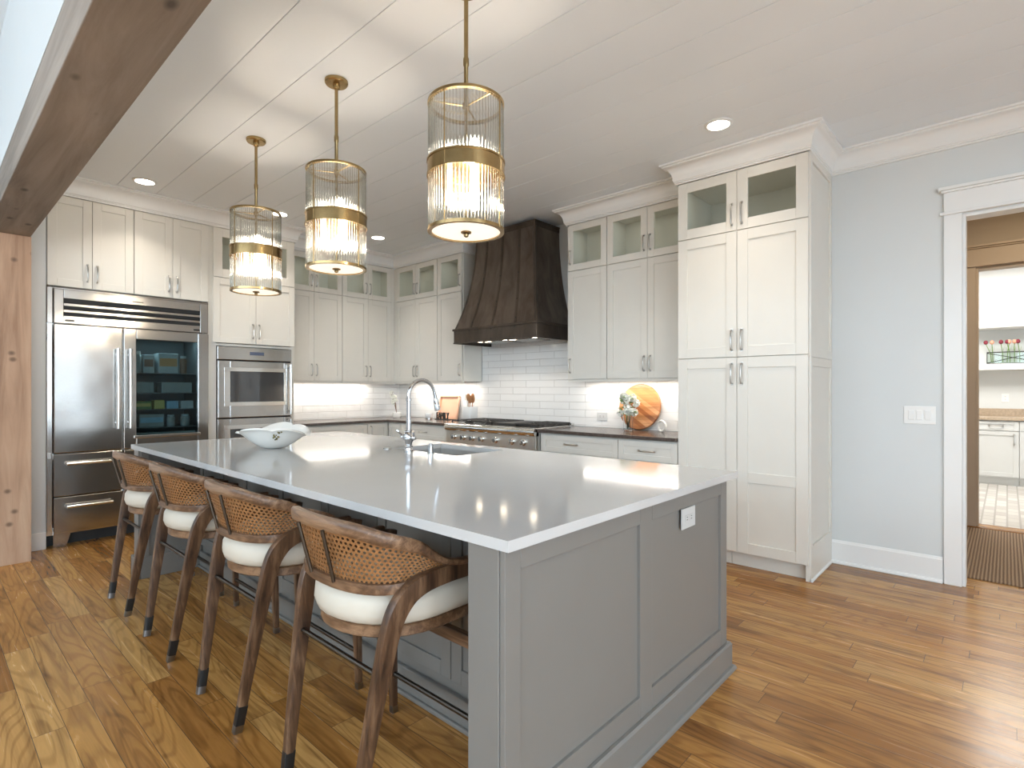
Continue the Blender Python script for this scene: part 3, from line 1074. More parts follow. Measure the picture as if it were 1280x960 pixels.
mb.build('louver', M['steel'], gr, smooth=False)
mb = MB()
FR.box(mb, 1.30, 1.385, 2.068, 2.077, .034, .036)
FR.box(mb, .835, .895, 1.858, 1.872, .034, .036)
FR.box(mb, 1.795, 1.845, 1.856, 1.870, .034, .036)
mb.build('badge', M['black'], gr, smooth=False)
mb = MB()
FR.box(mb, X0, .758, .13, 1.832, 0, .016)
mb.build('side_strip', M['steel2'], t, bevel=.003, smooth=False)
mb = MB()
for z in (1.70, .73, 1.78):
    FR.box(mb, .728, .748, z, z + .05, .016, .026)
mb.build('hinge', M['nickel'], t, bevel=.002, smooth=False)
# solid door
mb = MB(); FR.box(mb, .762, XM - .004, .772, 1.832, .001, .045)
d = mb.build('solid_door', M['steel'], t, bevel=.006, smooth=False)
def vbar(u, z0, z1, parent):
    mb = MB()
    mb.tube([FR.pt(u, z0, .095), FR.pt(u, z1, .095)], .014, 14)
    for z in (z0 + .05, z1 - .05):
        mb.tube([FR.pt(u, z, .044), FR.pt(u, z, .095)], .010, 8)
    mb.build('handle', M['steel2'], parent)
vbar(1.186, .955, 1.65, d)
# glass door
mb = MB()
w0, w1, v0, v1 = 1.330, 1.828, .885, 1.742
a0, a1 = XM + .004, X1 - .006
FR.box(mb, a0, w0, .772, 1.832, .001, .045)
FR.box(mb, w1, a1, .772, 1.832, .001, .045)
FR.box(mb, w0, w1, .772, v0, .001, .045)
FR.box(mb, w0, w1, v1, 1.832, .001, .045)
d = mb.build('glass_door', M['steel'], t, bevel=.005, smooth=False)
mb = MB(); FR.box(mb, w0 - .004, w1 + .004, v0 - .004, v1 + .004, .018, .026)
mb.build('glass_pane', M['fridge_glass'], d, smooth=False)
mb = MB(); FR.box(mb, w0 - .02, w1 + .02, v0 - .026, v0, .045, .056)
mb.build('sill_bar', M['steel2'], d, bevel=.004, smooth=False)
vbar(1.276, .955, 1.65, d)
for u0, u1 in ((.762, XM - .004), (XM + .004, X1 - .006)):
    for z0, z1, hz in ((.418, .764, .684), (.118, .410, .332)):
        mb = MB(); FR.box(mb, u0, u1, z0, z1, .001, .045)
        d = mb.build('drawer', M['steel'], t, bevel=.005, smooth=False)
        mb = MB()
        uc = (u0 + u1) / 2
        h0, h1 = uc - .155, uc + .155
        mb.tube([FR.pt(h0, hz, .09), FR.pt(h1, hz, .09)], .014, 12)
        for u in (h0 + .03, h1 - .03):
            mb.tube([FR.pt(u, hz, .044), FR.pt(u, hz, .09)], .010, 8)
        mb.build('handle', M['steel2'], d)
# liner, shelves, light of the cold compartment
mb = MB()
FR.box(mb, XM + .013, 1.897, 1.775, 1.798, -.01, -.545)
FR.box(mb, XM + .013, XM + .03, .767, 1.775, -.01, -.545)
FR.box(mb, 1.880, 1.897, .767, 1.775, -.01, -.545)
FR.box(mb, XM + .03, 1.880, .767, 1.775, -.535, -.545)
M['liner'] = plain('dark_grey_liner', (.16, .17, .17), .45, var=.05)
mb.build('liner', M['liner'], t, smooth=False)
SH = [1.445, 1.262, 1.110, .945]
mb = MB()
for z in SH:
    FR.box(mb, XM + .032, 1.878, z - .006, z, -.03, -.53)
mb.build('shelf', M['liner'], t, bevel=.002, smooth=False)
mb = MB()
FR.box(mb, 1.34, 1.50, 1.768, 1.774, -.08, -.2)
FR.box(mb, 1.66, 1.84, 1.768, 1.774, -.08, -.2)
mb.build('lamp', M['fridge_led'], t, smooth=False)

# food behind the glass door
FOOD = 'food behind the refrigerator glass door'
P_ = {}
def fcol(k, c, r=.4):
    P_[k] = plain('pack_' + k, c, r, var=.06, scale=20)
    return P_[k]
fcol('amber', (.55, .30, .12)); fcol('white', (.62, .62, .58)); fcol('yellow', (.50, .46, .14)); fcol('blue', (.22, .42, .55)); fcol('green', (.16, .26, .10))
fcol('brown', (.22, .12, .07)); fcol('pale', (.40, .46, .46)); fcol('clear', (.30, .34, .33), .15)
def carton(name, label, cat, u0, u1, z, h, d0, d1, col, band=None):
    t = thing(name, label, cat, FR.pt((u0 + u1) / 2, z + .001, (d0 + d1) / 2), FOOD)
    mb = MB(); FR.box(mb, u0, u1, z + .001, z + h, d0, d1)
    mb.build('box', P_[col], t, bevel=.006, smooth=False)
    if band:
        mb = MB(); FR.box(mb, u0 + .01, u1 - .01, z + h * .35, z + h * .75, d0, d0 + .002)
        mb.build('print_or_light_band', P_[band], t, smooth=False)
def jar(name, label, cat, u, z, h, r, d, col, lid):
    p = FR.pt(u, z, d)
    t = thing(name, label, cat, p, FOOD)
    mb = MB(); mb.lathe([(r * .9, z + .001), (r, z + .01), (r, z + h * .78), (r * .75, z + h * .86)], p[0], p[1], 18)
    mb.build('body', P_[col], t)
    mb = MB(); mb.lathe([(r * .8, z + h * .86), (r * .8, z + h)], p[0], p[1], 18)
    mb.build('lid', P_[lid], t)
jar('food_jar', 'tall clear jar on the top refrigerator shelf at the left', 'jar', 1.365, SH[0], .20, .045, -.12, 'clear', 'white')
carton('food_tub', 'white tub with a brown print on the top refrigerator shelf', 'container', 1.415, 1.505, SH[0], .17, -.10, -.22, 'pale', 'brown')
carton('food_box', 'wide box with amber light painted as a band on the top refrigerator shelf', 'box', 1.535, 1.70, SH[0], .19, -.09, -.25, 'pale', 'amber')  # amber light on this box is put into the band's colour
jar('spice_jar', 'small dark jar on the top refrigerator shelf at the right', 'jar', 1.745, SH[0], .17, .03, -.10, 'brown', 'pale')
carton('food_tub', 'low pale tub at the left of the second refrigerator shelf', 'container', 1.34, 1.50, SH[1], .10, -.09, -.25, 'clear')
carton('food_tub', 'low pale tub at the right of the second refrigerator shelf', 'container', 1.56, 1.82, SH[1], .10, -.09, -.25, 'clear')
carton('salad_pack', 'flat green salad pack on the third refrigerator shelf', 'pack', 1.335, 1.48, SH[2], .075, -.08, -.22, 'green', 'yellow')
carton('food_box', 'yellow food box in the middle of the third refrigerator shelf', 'box', 1.50, 1.585, SH[2], .085, -.08, -.2, 'yellow')
carton('food_box', 'blue food box on the third refrigerator shelf', 'box', 1.60, 1.70, SH[2], .075, -.08, -.2, 'blue')
carton('food_box', 'pale blue box at the right end of the third refrigerator shelf', 'box', 1.72, 1.83, SH[2], .075, -.08, -.2, 'pale')
carton('food_tub', 'wide blue-lidded tub on the fourth refrigerator shelf', 'container', 1.38, 1.58, SH[3], .12, -.08, -.25, 'clear', 'blue')
jar('food_jar', 'jar beside the blue-lidded tub on the fourth refrigerator shelf', 'jar', 1.64, SH[3], .11, .035, -.1, 'clear', 'pale')
jar('food_jar', 'jar at the right end of the fourth refrigerator shelf', 'jar', 1.76, SH[3], .11, .04, -.1, 'clear', 'pale')
carton('produce_bin', 'clear produce bin at the bottom of the glass-door compartment', 'bin', 1.32, 1.84, .767, .13, -.06, -.35, 'clear')

# ------------------------------------------------------------------ base cabinets and worktops
CT0, CT1 = .884, .914
def base_cabinet(face, u0, u1, depth, label, fronts, loc, toe=True):
    t = thing('base_cabinet', label, 'cabinet', loc, 'white base cabinets under the dark worktop')
    mb = MB()
    face.box(mb, u0 + .001, u1 - .001, .10, CT0 - .001, -.001, -depth)
    mb.build('body', M['cab'], t, smooth=False)
    mb = MB(); face.box(mb, u0 + .001, u1 - .001, 0, .099, -.06, -.075)
    mb.build('toe_kick', M['cab'], t, smooth=False)
    for f in fronts:
        kind, a, b_, z0, z1, h = f
        shaker(face, a, b_, z0, z1, t, name=kind, stile=.052, handle=h)
    return t
DB = XR - 4.05 - .012
ZD0, ZD1 = .706, .868
base_cabinet(F_BASE, 1.912, 2.450, DB, 'white base cabinet with a drawer, between the pantry and a wider drawer unit', [('drawer', 1.915, 2.449, ZD0, ZD1, (2.183, .79, False)), ('door', 1.915, 2.182, .115, .702, (2.15, .60, True)), ('door', 2.182, 2.449, .115, .702, (2.21, .60, True))], (4.34, 2.18, 0))
base_cabinet(F_BASE, 2.450, 3.318, DB, 'white base cabinet with a wide drawer, directly right of the rangetop', [('drawer', 2.452, 3.290, ZD0, ZD1, (2.945, .79, False)), ('door', 2.452, 2.871, .115, .702, (2.84, .60, True)), ('door', 2.871, 3.290, .115, .702, (2.90, .60, True))], (4.34, 2.88, 0))
t = base_cabinet(F_BASE, 3.318, 4.622, DB - .0, 'white base cabinet beneath the rangetop', [('drawer', 3.33, 3.970, .41, .70, (3.65, .60, False)), ('drawer', 3.970, 4.612, .41, .70, (4.29, .60, False)), ('drawer', 3.33, 3.970, .115, .405, (3.65, .32, False)), ('drawer', 3.970, 4.612, .115, .405, (4.29, .32, False))], (4.34, 3.97, 0))
for ch in t.children:
    if ch.name.startswith('body'):
        bpy.data.objects.remove(ch)
        break
mb = MB(); F_BASE.box(mb, 3.319, 4.621, .10, .703, -.001, -DB)
mb.build('body', M['cab'], t, smooth=False)
base_cabinet(F_BASE, 4.622, 5.520, DB, 'white base cabinet with a drawer, directly left of the rangetop', [('drawer', 4.66, 5.518, ZD0, ZD1, (5.09, .79, False)), ('door', 4.66, 5.09, .115, .702, (5.06, .60, True)), ('door', 5.09, 5.518, .115, .702, (5.12, .60, True))], (4.34, 5.07, 0))
base_cabinet(F_BASE, 5.520, 6.37, DB, 'white corner base cabinet where the two worktops meet', [('door', 5.524, 5.772, .115, .868, None)], (4.34, 5.95, 0))
DBB = YB - 5.80 - .012
base_cabinet(F_BASEB, 2.80, 3.726, DBB, 'white base cabinet with a long drawer, beside the wall ovens', [('drawer', 2.803, 3.724, ZD0, ZD1, (3.26, .79, False)), ('door', 2.803, 3.263, .115, .702, (3.23, .60, True)), ('door', 3.263, 3.724, .115, .702, (3.29, .60, True))], (3.26, 6.09, 0))
base_cabinet(F_BASEB, 3.726, 4.046, DBB, 'narrow white base cabinet on the oven wall at the inside corner', [('door', 3.730, 4.020, .115, .868, (3.775, .77, True))], (3.88, 6.09, 0))

mb = MB()
mb.box(3.995, XR - .012, 1.913, 3.316, CT0, CT1)
tag(mb.build('worktop', M['stone'], bevel=.004, smooth=False), 'dark stone worktop between the rangetop and the pantry', 'worktop')
mb = MB()
poly = [(3.995, 4.624), (XR - .012, 4.624), (XR - .012, YB - .012), (2.80, YB - .012), (2.80, 5.745), (3.995, 5.745)]
mb.rings([[(x, y, CT0) for x, y in poly], [(x, y, CT1) for x, y in poly]])
tag(mb.build('worktop', M['stone'], bevel=.004, smooth=False), 'L-shaped dark stone worktop in the corner left of the rangetop', 'worktop')

# ------------------------------------------------------------------ rangetop
t = thing('rangetop', 'wide stainless gas rangetop with seven knobs under the dark hood', 'rangetop', (4.3, 3.97, .705))
R0, R1 = 3.322, 4.618
mb = MB(); mb.box(4.00, XR - .015, R0, R1, .706, .905)
mb.build('body', M['steel2'], t, smooth=False)
mb = MB(); mb.box(3.985, 3.999, R0, R1, .712, .842)
cp = mb.build('control_panel', M['steel3'], t, bevel=.003, smooth=False)
mb = MB(); mb.box(3.9835, 3.985, R0 + .03, R1 - .03, .735, .825)
mb.build('panel_inset', M['steel3'], cp, smooth=False)
mb = MB()
prof = [(4.03, .918), (3.985, .918), (3.968, .912), (3.958, .898), (3.956, .880), (3.960, .860), (3.972, .848), (3.999, .845), (4.03, .845)]
mb.rings([[(x, R0, z) for x, z in prof], [(x, R1, z) for x, z in prof]])
mb.build('bullnose', M['steel2'], t)
for yk in (4.48, 4.33, 4.19, 4.05, 3.85, 3.625, 3.475):
    mb = MB()
    kp = [(.032, 0), (.032, .008), (.026, .012), (.026, .034), (.022, .040), (.006, .041)]
    rs = [[(3.985 - d, yk + r * math.cos(2 * PI * i / 20), .778 + r * math.sin(2 * PI * i / 20)) for i in range(20)] for r, d in kp]
    mb.rings(rs)
    mb.box(3.935, 3.957, yk - .006, yk + .006, .754, .802)
    mb.build('knob', M['steel2'], t)
mb = MB(); mb.box(4.035, XR - .02, R0 + .008, R1 - .008, .905, .922)
mb.build('burner_tray', M['steel2'], t, bevel=.004, smooth=False)
mb = MB(); mb.box(4.57, XR - .018, R0 + .008, R1 - .008, .922, .945)
mb.build('rear_trim', M['steel2'], t, bevel=.003, smooth=False)
nG = 4
gw = (R1 - R0 - .03) / nG
for k in range(nG):
    a = R0 + .015 + k * gw
    b_ = a + gw - .006
    if k == 1:
        mb = MB(); mb.box(4.06, 4.55, a + .01, b_ - .01, .923, .950)
        mb.build('griddle', M['iron'], t, bevel=.006, smooth=False)
        continue
    mb = MB()
    zt = .955
    for yy in (a, b_ - .012):
        mb.box(4.045, 4.56, yy, yy + .012, zt - .014, zt)
    for xx in (4.045, 4.297, 4.548):
        mb.box(xx, xx + .012, a, b_, zt - .014, zt)
    ym = (a + b_) / 2
    for xc in (4.17, 4.43):
        for ang in range(0, 360, 45):
            c_, s_ = math.cos(math.radians(ang)), math.sin(math.radians(ang))
            mb.tube([(xc + .03 * c_, ym + .03 * s_, zt - .005), (xc + .115 * c_, ym + .115 * s_, zt - .005)], .0055, 6)
    for xx in (4.05, 4.55):
        for yy in (a + .006, b_ - .006):
            mb.box(xx - .006, xx + .006, yy - .006, yy + .006, .922, zt - .012)
    mb.build('grate', M['iron'], t, smooth=False)
    for xc in (4.17, 4.43):
        mb = MB(); mb.lathe([(.05, .922), (.05, .930), (.035, .932), (.035, .942), (.03, .945)], xc, ym, 20)
        mb.build('burner', M['iron'], t)

# ------------------------------------------------------------------ hood
t = thing('range_hood', 'dark bronze flared metal range hood over the rangetop', 'range hood', (4.35, 3.96, 1.8))
HC = 3.96
XB = XR - .012
def hood_sec(z):
    s = (1 - (z - 1.95) / 1.06)
    s = max(0, min(1, s))
    f = .10 * s + .90 * s ** 2.3
    xf = 4.225 - .172 * f
    hw = .425 + .170 * f
    return xf, hw
ZS = [1.95 + 1.06 * i / 16 for i in range(17)]
mb = MB()
rs = []
for z in ZS:
    xf, hw = hood_sec(z)
    rs.append([(xf, HC - hw, z), (xf, HC + hw, z), (XB, HC + hw, z), (XB, HC - hw, z)])
mb.rings(rs)
mb.build('canopy', M['hood'], t, angle=40)
# lower band: hollow box with a lip
mb = MB()
x0, hw = 4.045, .600
for z0, z1, g in ((1.80, 1.95, 0), (1.938, 1.962, .012), (1.798, 1.812, .005)):
    mb.box(x0 - g, x0 + .02, HC - hw - g, HC + hw + g, z0, z1)
    mb.box(x0 + .02, XB, HC - hw - g, HC - hw + .02, z0, z1)
    mb.box(x0 + .02, XB, HC + hw - .02, HC + hw + g, z0, z1)
band = mb.build('lower_band', M['hood_trim'], t, bevel=.003, smooth=False)
mb = MB(); mb.box(x0 + .022, XB, HC - hw + .022, HC + hw - .022, 1.822, 1.835)
ins = mb.build('filter_panel', M['steel'], t, smooth=False)
for yy in (4.30, 3.93, 3.52):
    mb = MB(); mb.lathe([(.034, 1.8145), (.034, 1.8215)], 4.19, yy, 18)
    mb.build('lamp', M['hoodlamp'], ins)
mb = MB()
for yy in (HC - .2, HC + .2):
    mb.box(4.26, 4.56, yy - .16, yy + .16, 1.814, 1.821)
mb.build('baffle', M['steel2'], ins, smooth=False)
mb = MB()
xf, hw = hood_sec(3.01)
for z0, z1, g in ((2.955, 3.012, .008), (3.0, 3.016, .016)):
    mb.box(xf - g, XB, HC - hw - g, HC + hw + g, z0, z1)
mb.build('top_band', M['hood_trim'], t, bevel=.004, smooth=False)
# straps down the front, a pair at each edge, with rivets
def strap(frac, front=True, wd=.034):
    mb = MB()
    pts = []
    for z in [1.962 + .99 * i / 14 for i in range(15)]:
        xf, hw = hood_sec(z)
        pts.append((xf - .0015, HC + frac * hw, z))
    mb.sweep(pts, (.005, wd), (0, 1, 0), seg=8, power=8)
    return mb.build('strap', M['hood_trim'], t, smooth=False)
def rivets(frac, zs, parent):
    mb = MB()
    for z in zs:
        xf, hw = hood_sec(z)
        mb.sphere((xf - .005, HC + frac * hw, z), .0075, 10, 6, (.7, 1, 1))
    mb.build('rivet', M['black'], parent)
for fr_ in (.58, .04, -.52):
    s = strap(fr_)
    rivets(fr_, (2.02, 2.22, 2.50, 2.78), s)
def corner(sy):
    mb = MB()
    pts = []
    for z in [1.955 + 1.0 * i / 14 for i in range(15)]:
        xf, hw = hood_sec(z)
        pts.append((xf + .012, HC + sy * (hw - .012), z))
    mb.tube(pts, .019, 8)
    mb.build('corner_bead', M['hood_trim'], t)
corner(1); corner(-1)
mb = MB()
for yy in (HC + .35, HC + .02, HC - .31):
    mb.sphere((4.043, yy, 1.825), .007, 10, 6, (.7, 1, 1))
    mb.sphere((4.043, yy, 1.925), .007, 10, 6, (.7, 1, 1))
mb.build('rivet', M['black'], band)
for yy in (4.30, 3.93, 3.52):
    d = bpy.data.lights.new('hood_spot', 'SPOT')
    d.energy = 6; d.spot_size = 2.2; d.spot_blend = .6; d.color = WHITE; d.shadow_soft_size = .03
    o = bpy.data.objects.new('hood_spot', d); o.location = (4.19, yy, 1.808); C.objects.link(o)

# ------------------------------------------------------------------ island
IX0, IX1, IY0, IY1 = 1.012, 2.600, .934, 4.500
t = thing('kitchen_island', 'long grey panelled kitchen island with a seating recess', 'kitchen island', (1.80, 2.72, 0))
PX0, PX1 = 1.026, 2.535
PY = .962
mb = MB()
# end walls and cabinet block
mb.box(PX0, PX1, PY + .020, 1.098, 0, .883)
mb.box(PX0, PX1, 4.378, 4.478, 0, .883)
mb.box(1.425, PX1 - .001, 1.098, 2.30, .02, .883)
mb.box(1.425, PX1 - .001, 3.0, 4.378, .02, .883)
mb.box(1.425, 2.06, 2.30, 3.0, .02, .883)
mb.box(2.06, PX1 - .001, 2.30, 3.0, .02, .60)
mb.box(2.515, PX1 - .001, 2.30, 3.0, .60, .883)
mb.build('body', M['isl'], t, bevel=.002, smooth=False)
# near end: framed panels
mb = MB()
FE = Face('y', PY + .019)
def fe(a, b_, c_, e_, d0=0, d1=.019):
    FE.box(mb, a, b_, c_, e_, d0, d1)
pa = PX0 + .004
fe(pa, 1.092, 0, .883); fe(1.732, 1.820, 0, .883); fe(2.468, PX1 + .001, 0, .883)
fe(1.092, 1.732, 0, .205); fe(1.820, 2.468, 0, .205)
fe(1.092, 1.732, .818, .883); fe(1.820, 2.468, .818, .883)
fe(1.08, 1.74, .19, .83, 0, .008); fe(1.81, 2.48, .19, .83, 0, .008)
mb.build('end_panel', M['isl'], t, bevel=.0018, smooth=False)
# far end inner frame
mb = MB(); mb.box(1.04, 1.42, 4.366, 4.377, 0, .15); mb.box(1.04, 1.09, 4.368, 4.377, .15, .88)
mb.build('far_end_panel', M['isl'], t, bevel=.002, smooth=False)
mb = MB(); mb.box(PX0 - .016, PX0 + .001, 4.36, 4.496, 0, .15); mb.box(PX0 - .016, PX1 + .01, 4.478, 4.496, 0, .15)
mb.build('baseboard', M['isl'], t, bevel=.003, smooth=False)
# base moulding round the near end
pr = [(.001, .001), (.034, .001), (.033, .012), (.027, .020), (.018, .023), (.018, .118), (.012, .128), (.001, .128)]
o = moulding('baseboard', [(PX1 + .0015, 1.10), (PX1 + .0015, PY - .0005), (PX0 + .02, PY - .0005)][::-1], [(-d, z) for d, z in pr], 'isl', False)
o.parent = t
o.location = -Vector(t.location)
o.name = 'baseboard'
# seating side: recessed doors with knobs, light base strip
FI = Face('x', 1.424)
ds = [1.104, 1.60, 2.10, 2.60, 3.10, 3.60, 3.98, 4.366]
hs = [-1, 1, -1, 1, -1, 1, -1]
for a, b_, hsg in zip(ds, ds[1:], hs):
    o = shaker(FI, a + .001, b_ - .001, .165, .868, t, mat='isl', stile=.058)
    mb = MB()
    u = b_ - .03 if hsg < 0 else a + .03
    mb.tube([FI.pt(u, .80, .020), FI.pt(u, .80, .045)], .006, 10)
    mb.sphere(FI.pt(u, .80, .05), .014, 12, 8)
    mb.build('knob', M['nickel'], o)
mb = MB(); FI.box(mb, 1.10, 4.376, .0, .115, 0, .020); FI.box(mb, 1.10, 4.376, .0, .018, .020, .034)
mb.build('recess_baseboard', M['isl'], t, bevel=.004, smooth=False)

# worktop with a cut-out for the sink
SX0, SX1, SY0, SY1 = 2.105, 2.500, 2.345, 2.955
mb = MB()
mb.box(IX0, SX0, IY0, IY1, CT0, CT1)
mb.box(SX1, IX1, IY0, IY1, CT0, CT1)
mb.box(SX0, SX1, IY0, SY0, CT0, CT1)
mb.box(SX0, SX1, SY1, IY1, CT0, CT1)
bmesh.ops.remove_doubles(mb.bm, verts=mb.bm.verts, dist=1e-5)
o = mb.build('island_worktop', M['quartz'], smooth=False)
tag(o, 'large polished white quartz slab on the grey island', 'worktop')

t = thing('sink', 'stainless undermount sink let into the white island worktop', 'sink', ((SX0 + SX1) / 2, (SY0 + SY1) / 2, .64))
mb = MB()
zb = .66
e = .003
mb.box(SX0 - .012, SX0 + e, SY0 - .012, SY1 + .012, zb, CT0 - .001)
mb.box(SX1 - e, SX1 + .012, SY0 - .012, SY1 + .012, zb, CT0 - .001)
mb.box(SX0 + e, SX1 - e, SY0 - .012, SY0 + e, zb, CT0 - .001)
mb.box(SX0 + e, SX1 - e, SY1 - e, SY1 + .012, zb, CT0 - .001)
mb.box(SX0 - .012, SX1 + .012, SY0 - .012, SY1 + .012, zb - .01, zb)
M['sink'] = plain('satin_sink_steel', (.52, .51, .49), .42, .7, var=.04)
mb.build('basin', M['sink'], t, smooth=False)
mb = MB(); mb.lathe([(.045, zb + .001), (.045, zb + .004), (.03, zb + .004), (.03, zb + .002)], 2.30, 2.65, 20)
mb.build('drain', M['chrome'], t)

# faucet
fx, fy = 2.030, 2.700
t = thing('faucet', 'tall polished chrome gooseneck faucet beside the island sink', 'faucet', (fx, fy, CT1))
mb = MB()
mb.lathe([(.030, .9145), (.030, .922), (.024, .926), (.022, .940), (.026, .946), (.026, .952), (.021, .957), (.021, .972), (.029, .985), (.033, 1.003), (.029, 1.022), (.022, 1.034), (.024, 1.038), (.024, 1.044), (.017, 1.050)], fx, fy, 24)
mb.build('base', M['chrome'], t)
mb = MB()
mb.lathe([(.0165, 1.049), (.0165, 1.10), (.019, 1.102), (.019, 1.112), (.0145, 1.114), (.0145, 1.225), (.018, 1.227), (.018, 1.24), (.0145, 1.243)], fx, fy, 20)
mb.build('column', M['chrome'], t)
dx, dy = math.cos(math.radians(-8)), math.sin(math.radians(-8))
R_ = .092
pts = [(fx, fy, 1.24)]
for k in range(13):
    a = PI - PI * .94 * k / 12
    rr = R_ * (1 + math.cos(a))
    pts.append((fx + dx * rr, fy + dy * rr, 1.256 + R_ * math.sin(a) * 1.06))
end = pts[-1]
pts.append((end[0] + dx * .012, end[1] + dy * .012, end[2] - .05))
mb = MB(); mb.tube(pts, .0115, 14)
mb.build('spout', M['chrome'], t)
mb = MB()
a = Vector(pts[-1]); b_ = a + Vector((dx * .012, dy * .012, -.060))
mb.tube([a + Vector((0, 0, .012)), a, a + (b_ - a) * .25, b_ - (b_ - a) * .15, b_], [.0145, .0165, .0175, .0195, .0185], 14)
mb.build('spray_head', M['chrome'], t)
for sg, nm in ((1, 'lever'), (-1, 'lever')):
    mb = MB()
    mb.tube([(fx - .002, fy + sg * .028, 1.004), (fx - .004, fy + sg * .052, 1.004)], .013, 12)
    mb.sphere((fx - .004, fy + sg * .055, 1.004), .016)
    mb.tube([(fx - .004, fy + sg * .056, 1.010), (fx - .02, fy + sg * .075, 1.035), (fx - .03, fy + sg * .082, 1.045)], [.007, .006, .008], 8)
    mb.build(nm, M['chrome'], t)

t = thing('soap_dispenser', 'short chrome deck button beside the faucet at the sink edge', 'air switch', (2.066, 2.535, CT1))
mb = MB(); mb.lathe([(.024, .9145), (.024, .920), (.016, .923), (.015, .958), (.017, .960), (.017, .966), (.012, .970)], 2.066, 2.535, 20)
mb.build('stem', M['chrome'], t)
mb = MB(); mb.lathe([(.011, .9705), (.011, .975), (.006, .977)], 2.066, 2.535, 16)
mb.build('button', M['chrome'], t)
mb = MB(); mb.lathe([(.026, .9145), (.026, .919), (.018, .921)], 2.048, 2.95, 20)
o = mb.build('deck_cap', M['nickel'])
tag(o, 'small flat metal deck cap left of the chrome faucet', 'cap')

# outlet on the island end
def outlet(name, face, u, z, w_, h_, horizontal, label, mat='plastic', gangs=1, kind='outlet', group=None):
    t = thing(name, label, kind, face.pt(u, z, 0), group)
    mb = MB(); face.box(mb, u - w_ / 2, u + w_ / 2, z - h_ / 2, z + h_ / 2, .0005, .006)
    p = mb.build('cover_plate', M[mat], t, bevel=.002, smooth=False)
    if kind == 'outlet':
        for s in (-1, 1):
            mb = MB()
            uu, zz = (u + s * .02, z) if horizontal else (u, z + s * .02)
            face.box(mb, uu - .014, uu + .014, zz - .014, zz + .014, .006, .0085)
            r = mb.build('receptacle', M[mat], t, bevel=.003, smooth=False)
            mb = MB()
            if horizontal:
                face.box(mb, uu - .005, uu + .005, zz + .004, zz + .0065, .0085, .0089)
                face.box(mb, uu - .005, uu + .005, zz - .0065, zz - .004, .0085, .0089)
            else:
                face.box(mb, uu - .0065, uu - .004, zz - .002, zz + .007, .0085, .0089)
                face.box(mb, uu + .004, uu + .0065, zz - .002, zz + .007, .0085, .0089)
                face.box(mb, uu - .002, uu + .002, zz - .009, zz - .005, .0085, .0089)
            mb.build('slot', M['dark_gap'], r, smooth=False)
    else:
        for k in range(gangs):
            uu = u + (k - (gangs - 1) / 2) * .046
            mb = MB(); face.box(mb, uu - .0165, uu + .0165, z - .033, z + .033, .006, .0105)
            mb.build('rocker', M[mat], t, bevel=.003, smooth=False)
    return t
outlet('power_outlet', Face('y', PY + .0195 - .019), 2.118, .777, .124, .082, True, 'grey power outlet on the grey end panel of the island', 'grey_plastic')
outlet('power_outlet', Face('x', XR - .0105), 2.993, 1.024, .122, .08, True, 'pale grey power outlet on the tile right of the rangetop', 'grey_plastic')
outlet('light_switch', Face('x', XR - .0005), .444, 1.12, .176, .122, False, 'white triple light switch on the wall beside the doorway', gangs=3, kind='light switch')

# ------------------------------------------------------------------ stools
def spline(pts, per=4):
    out = []
    P = [Vector(p) for p in pts]
    for i in range(len(P) - 1):
        p0, p1, p2, p3 = P[max(0, i - 1)], P[i], P[i + 1], P[min(len(P) - 1, i + 2)]
        for k in range(per):
            t = k / per
            out.append(.5 * ((2 * p1) + (p2 - p0) * t + (2 * p0 - 5 * p1 + 4 * p2 - p3) * t * t + (3 * p1 - p0 - 3 * p2 + p3) * t ** 3))
    out.append(P[-1])
    return out

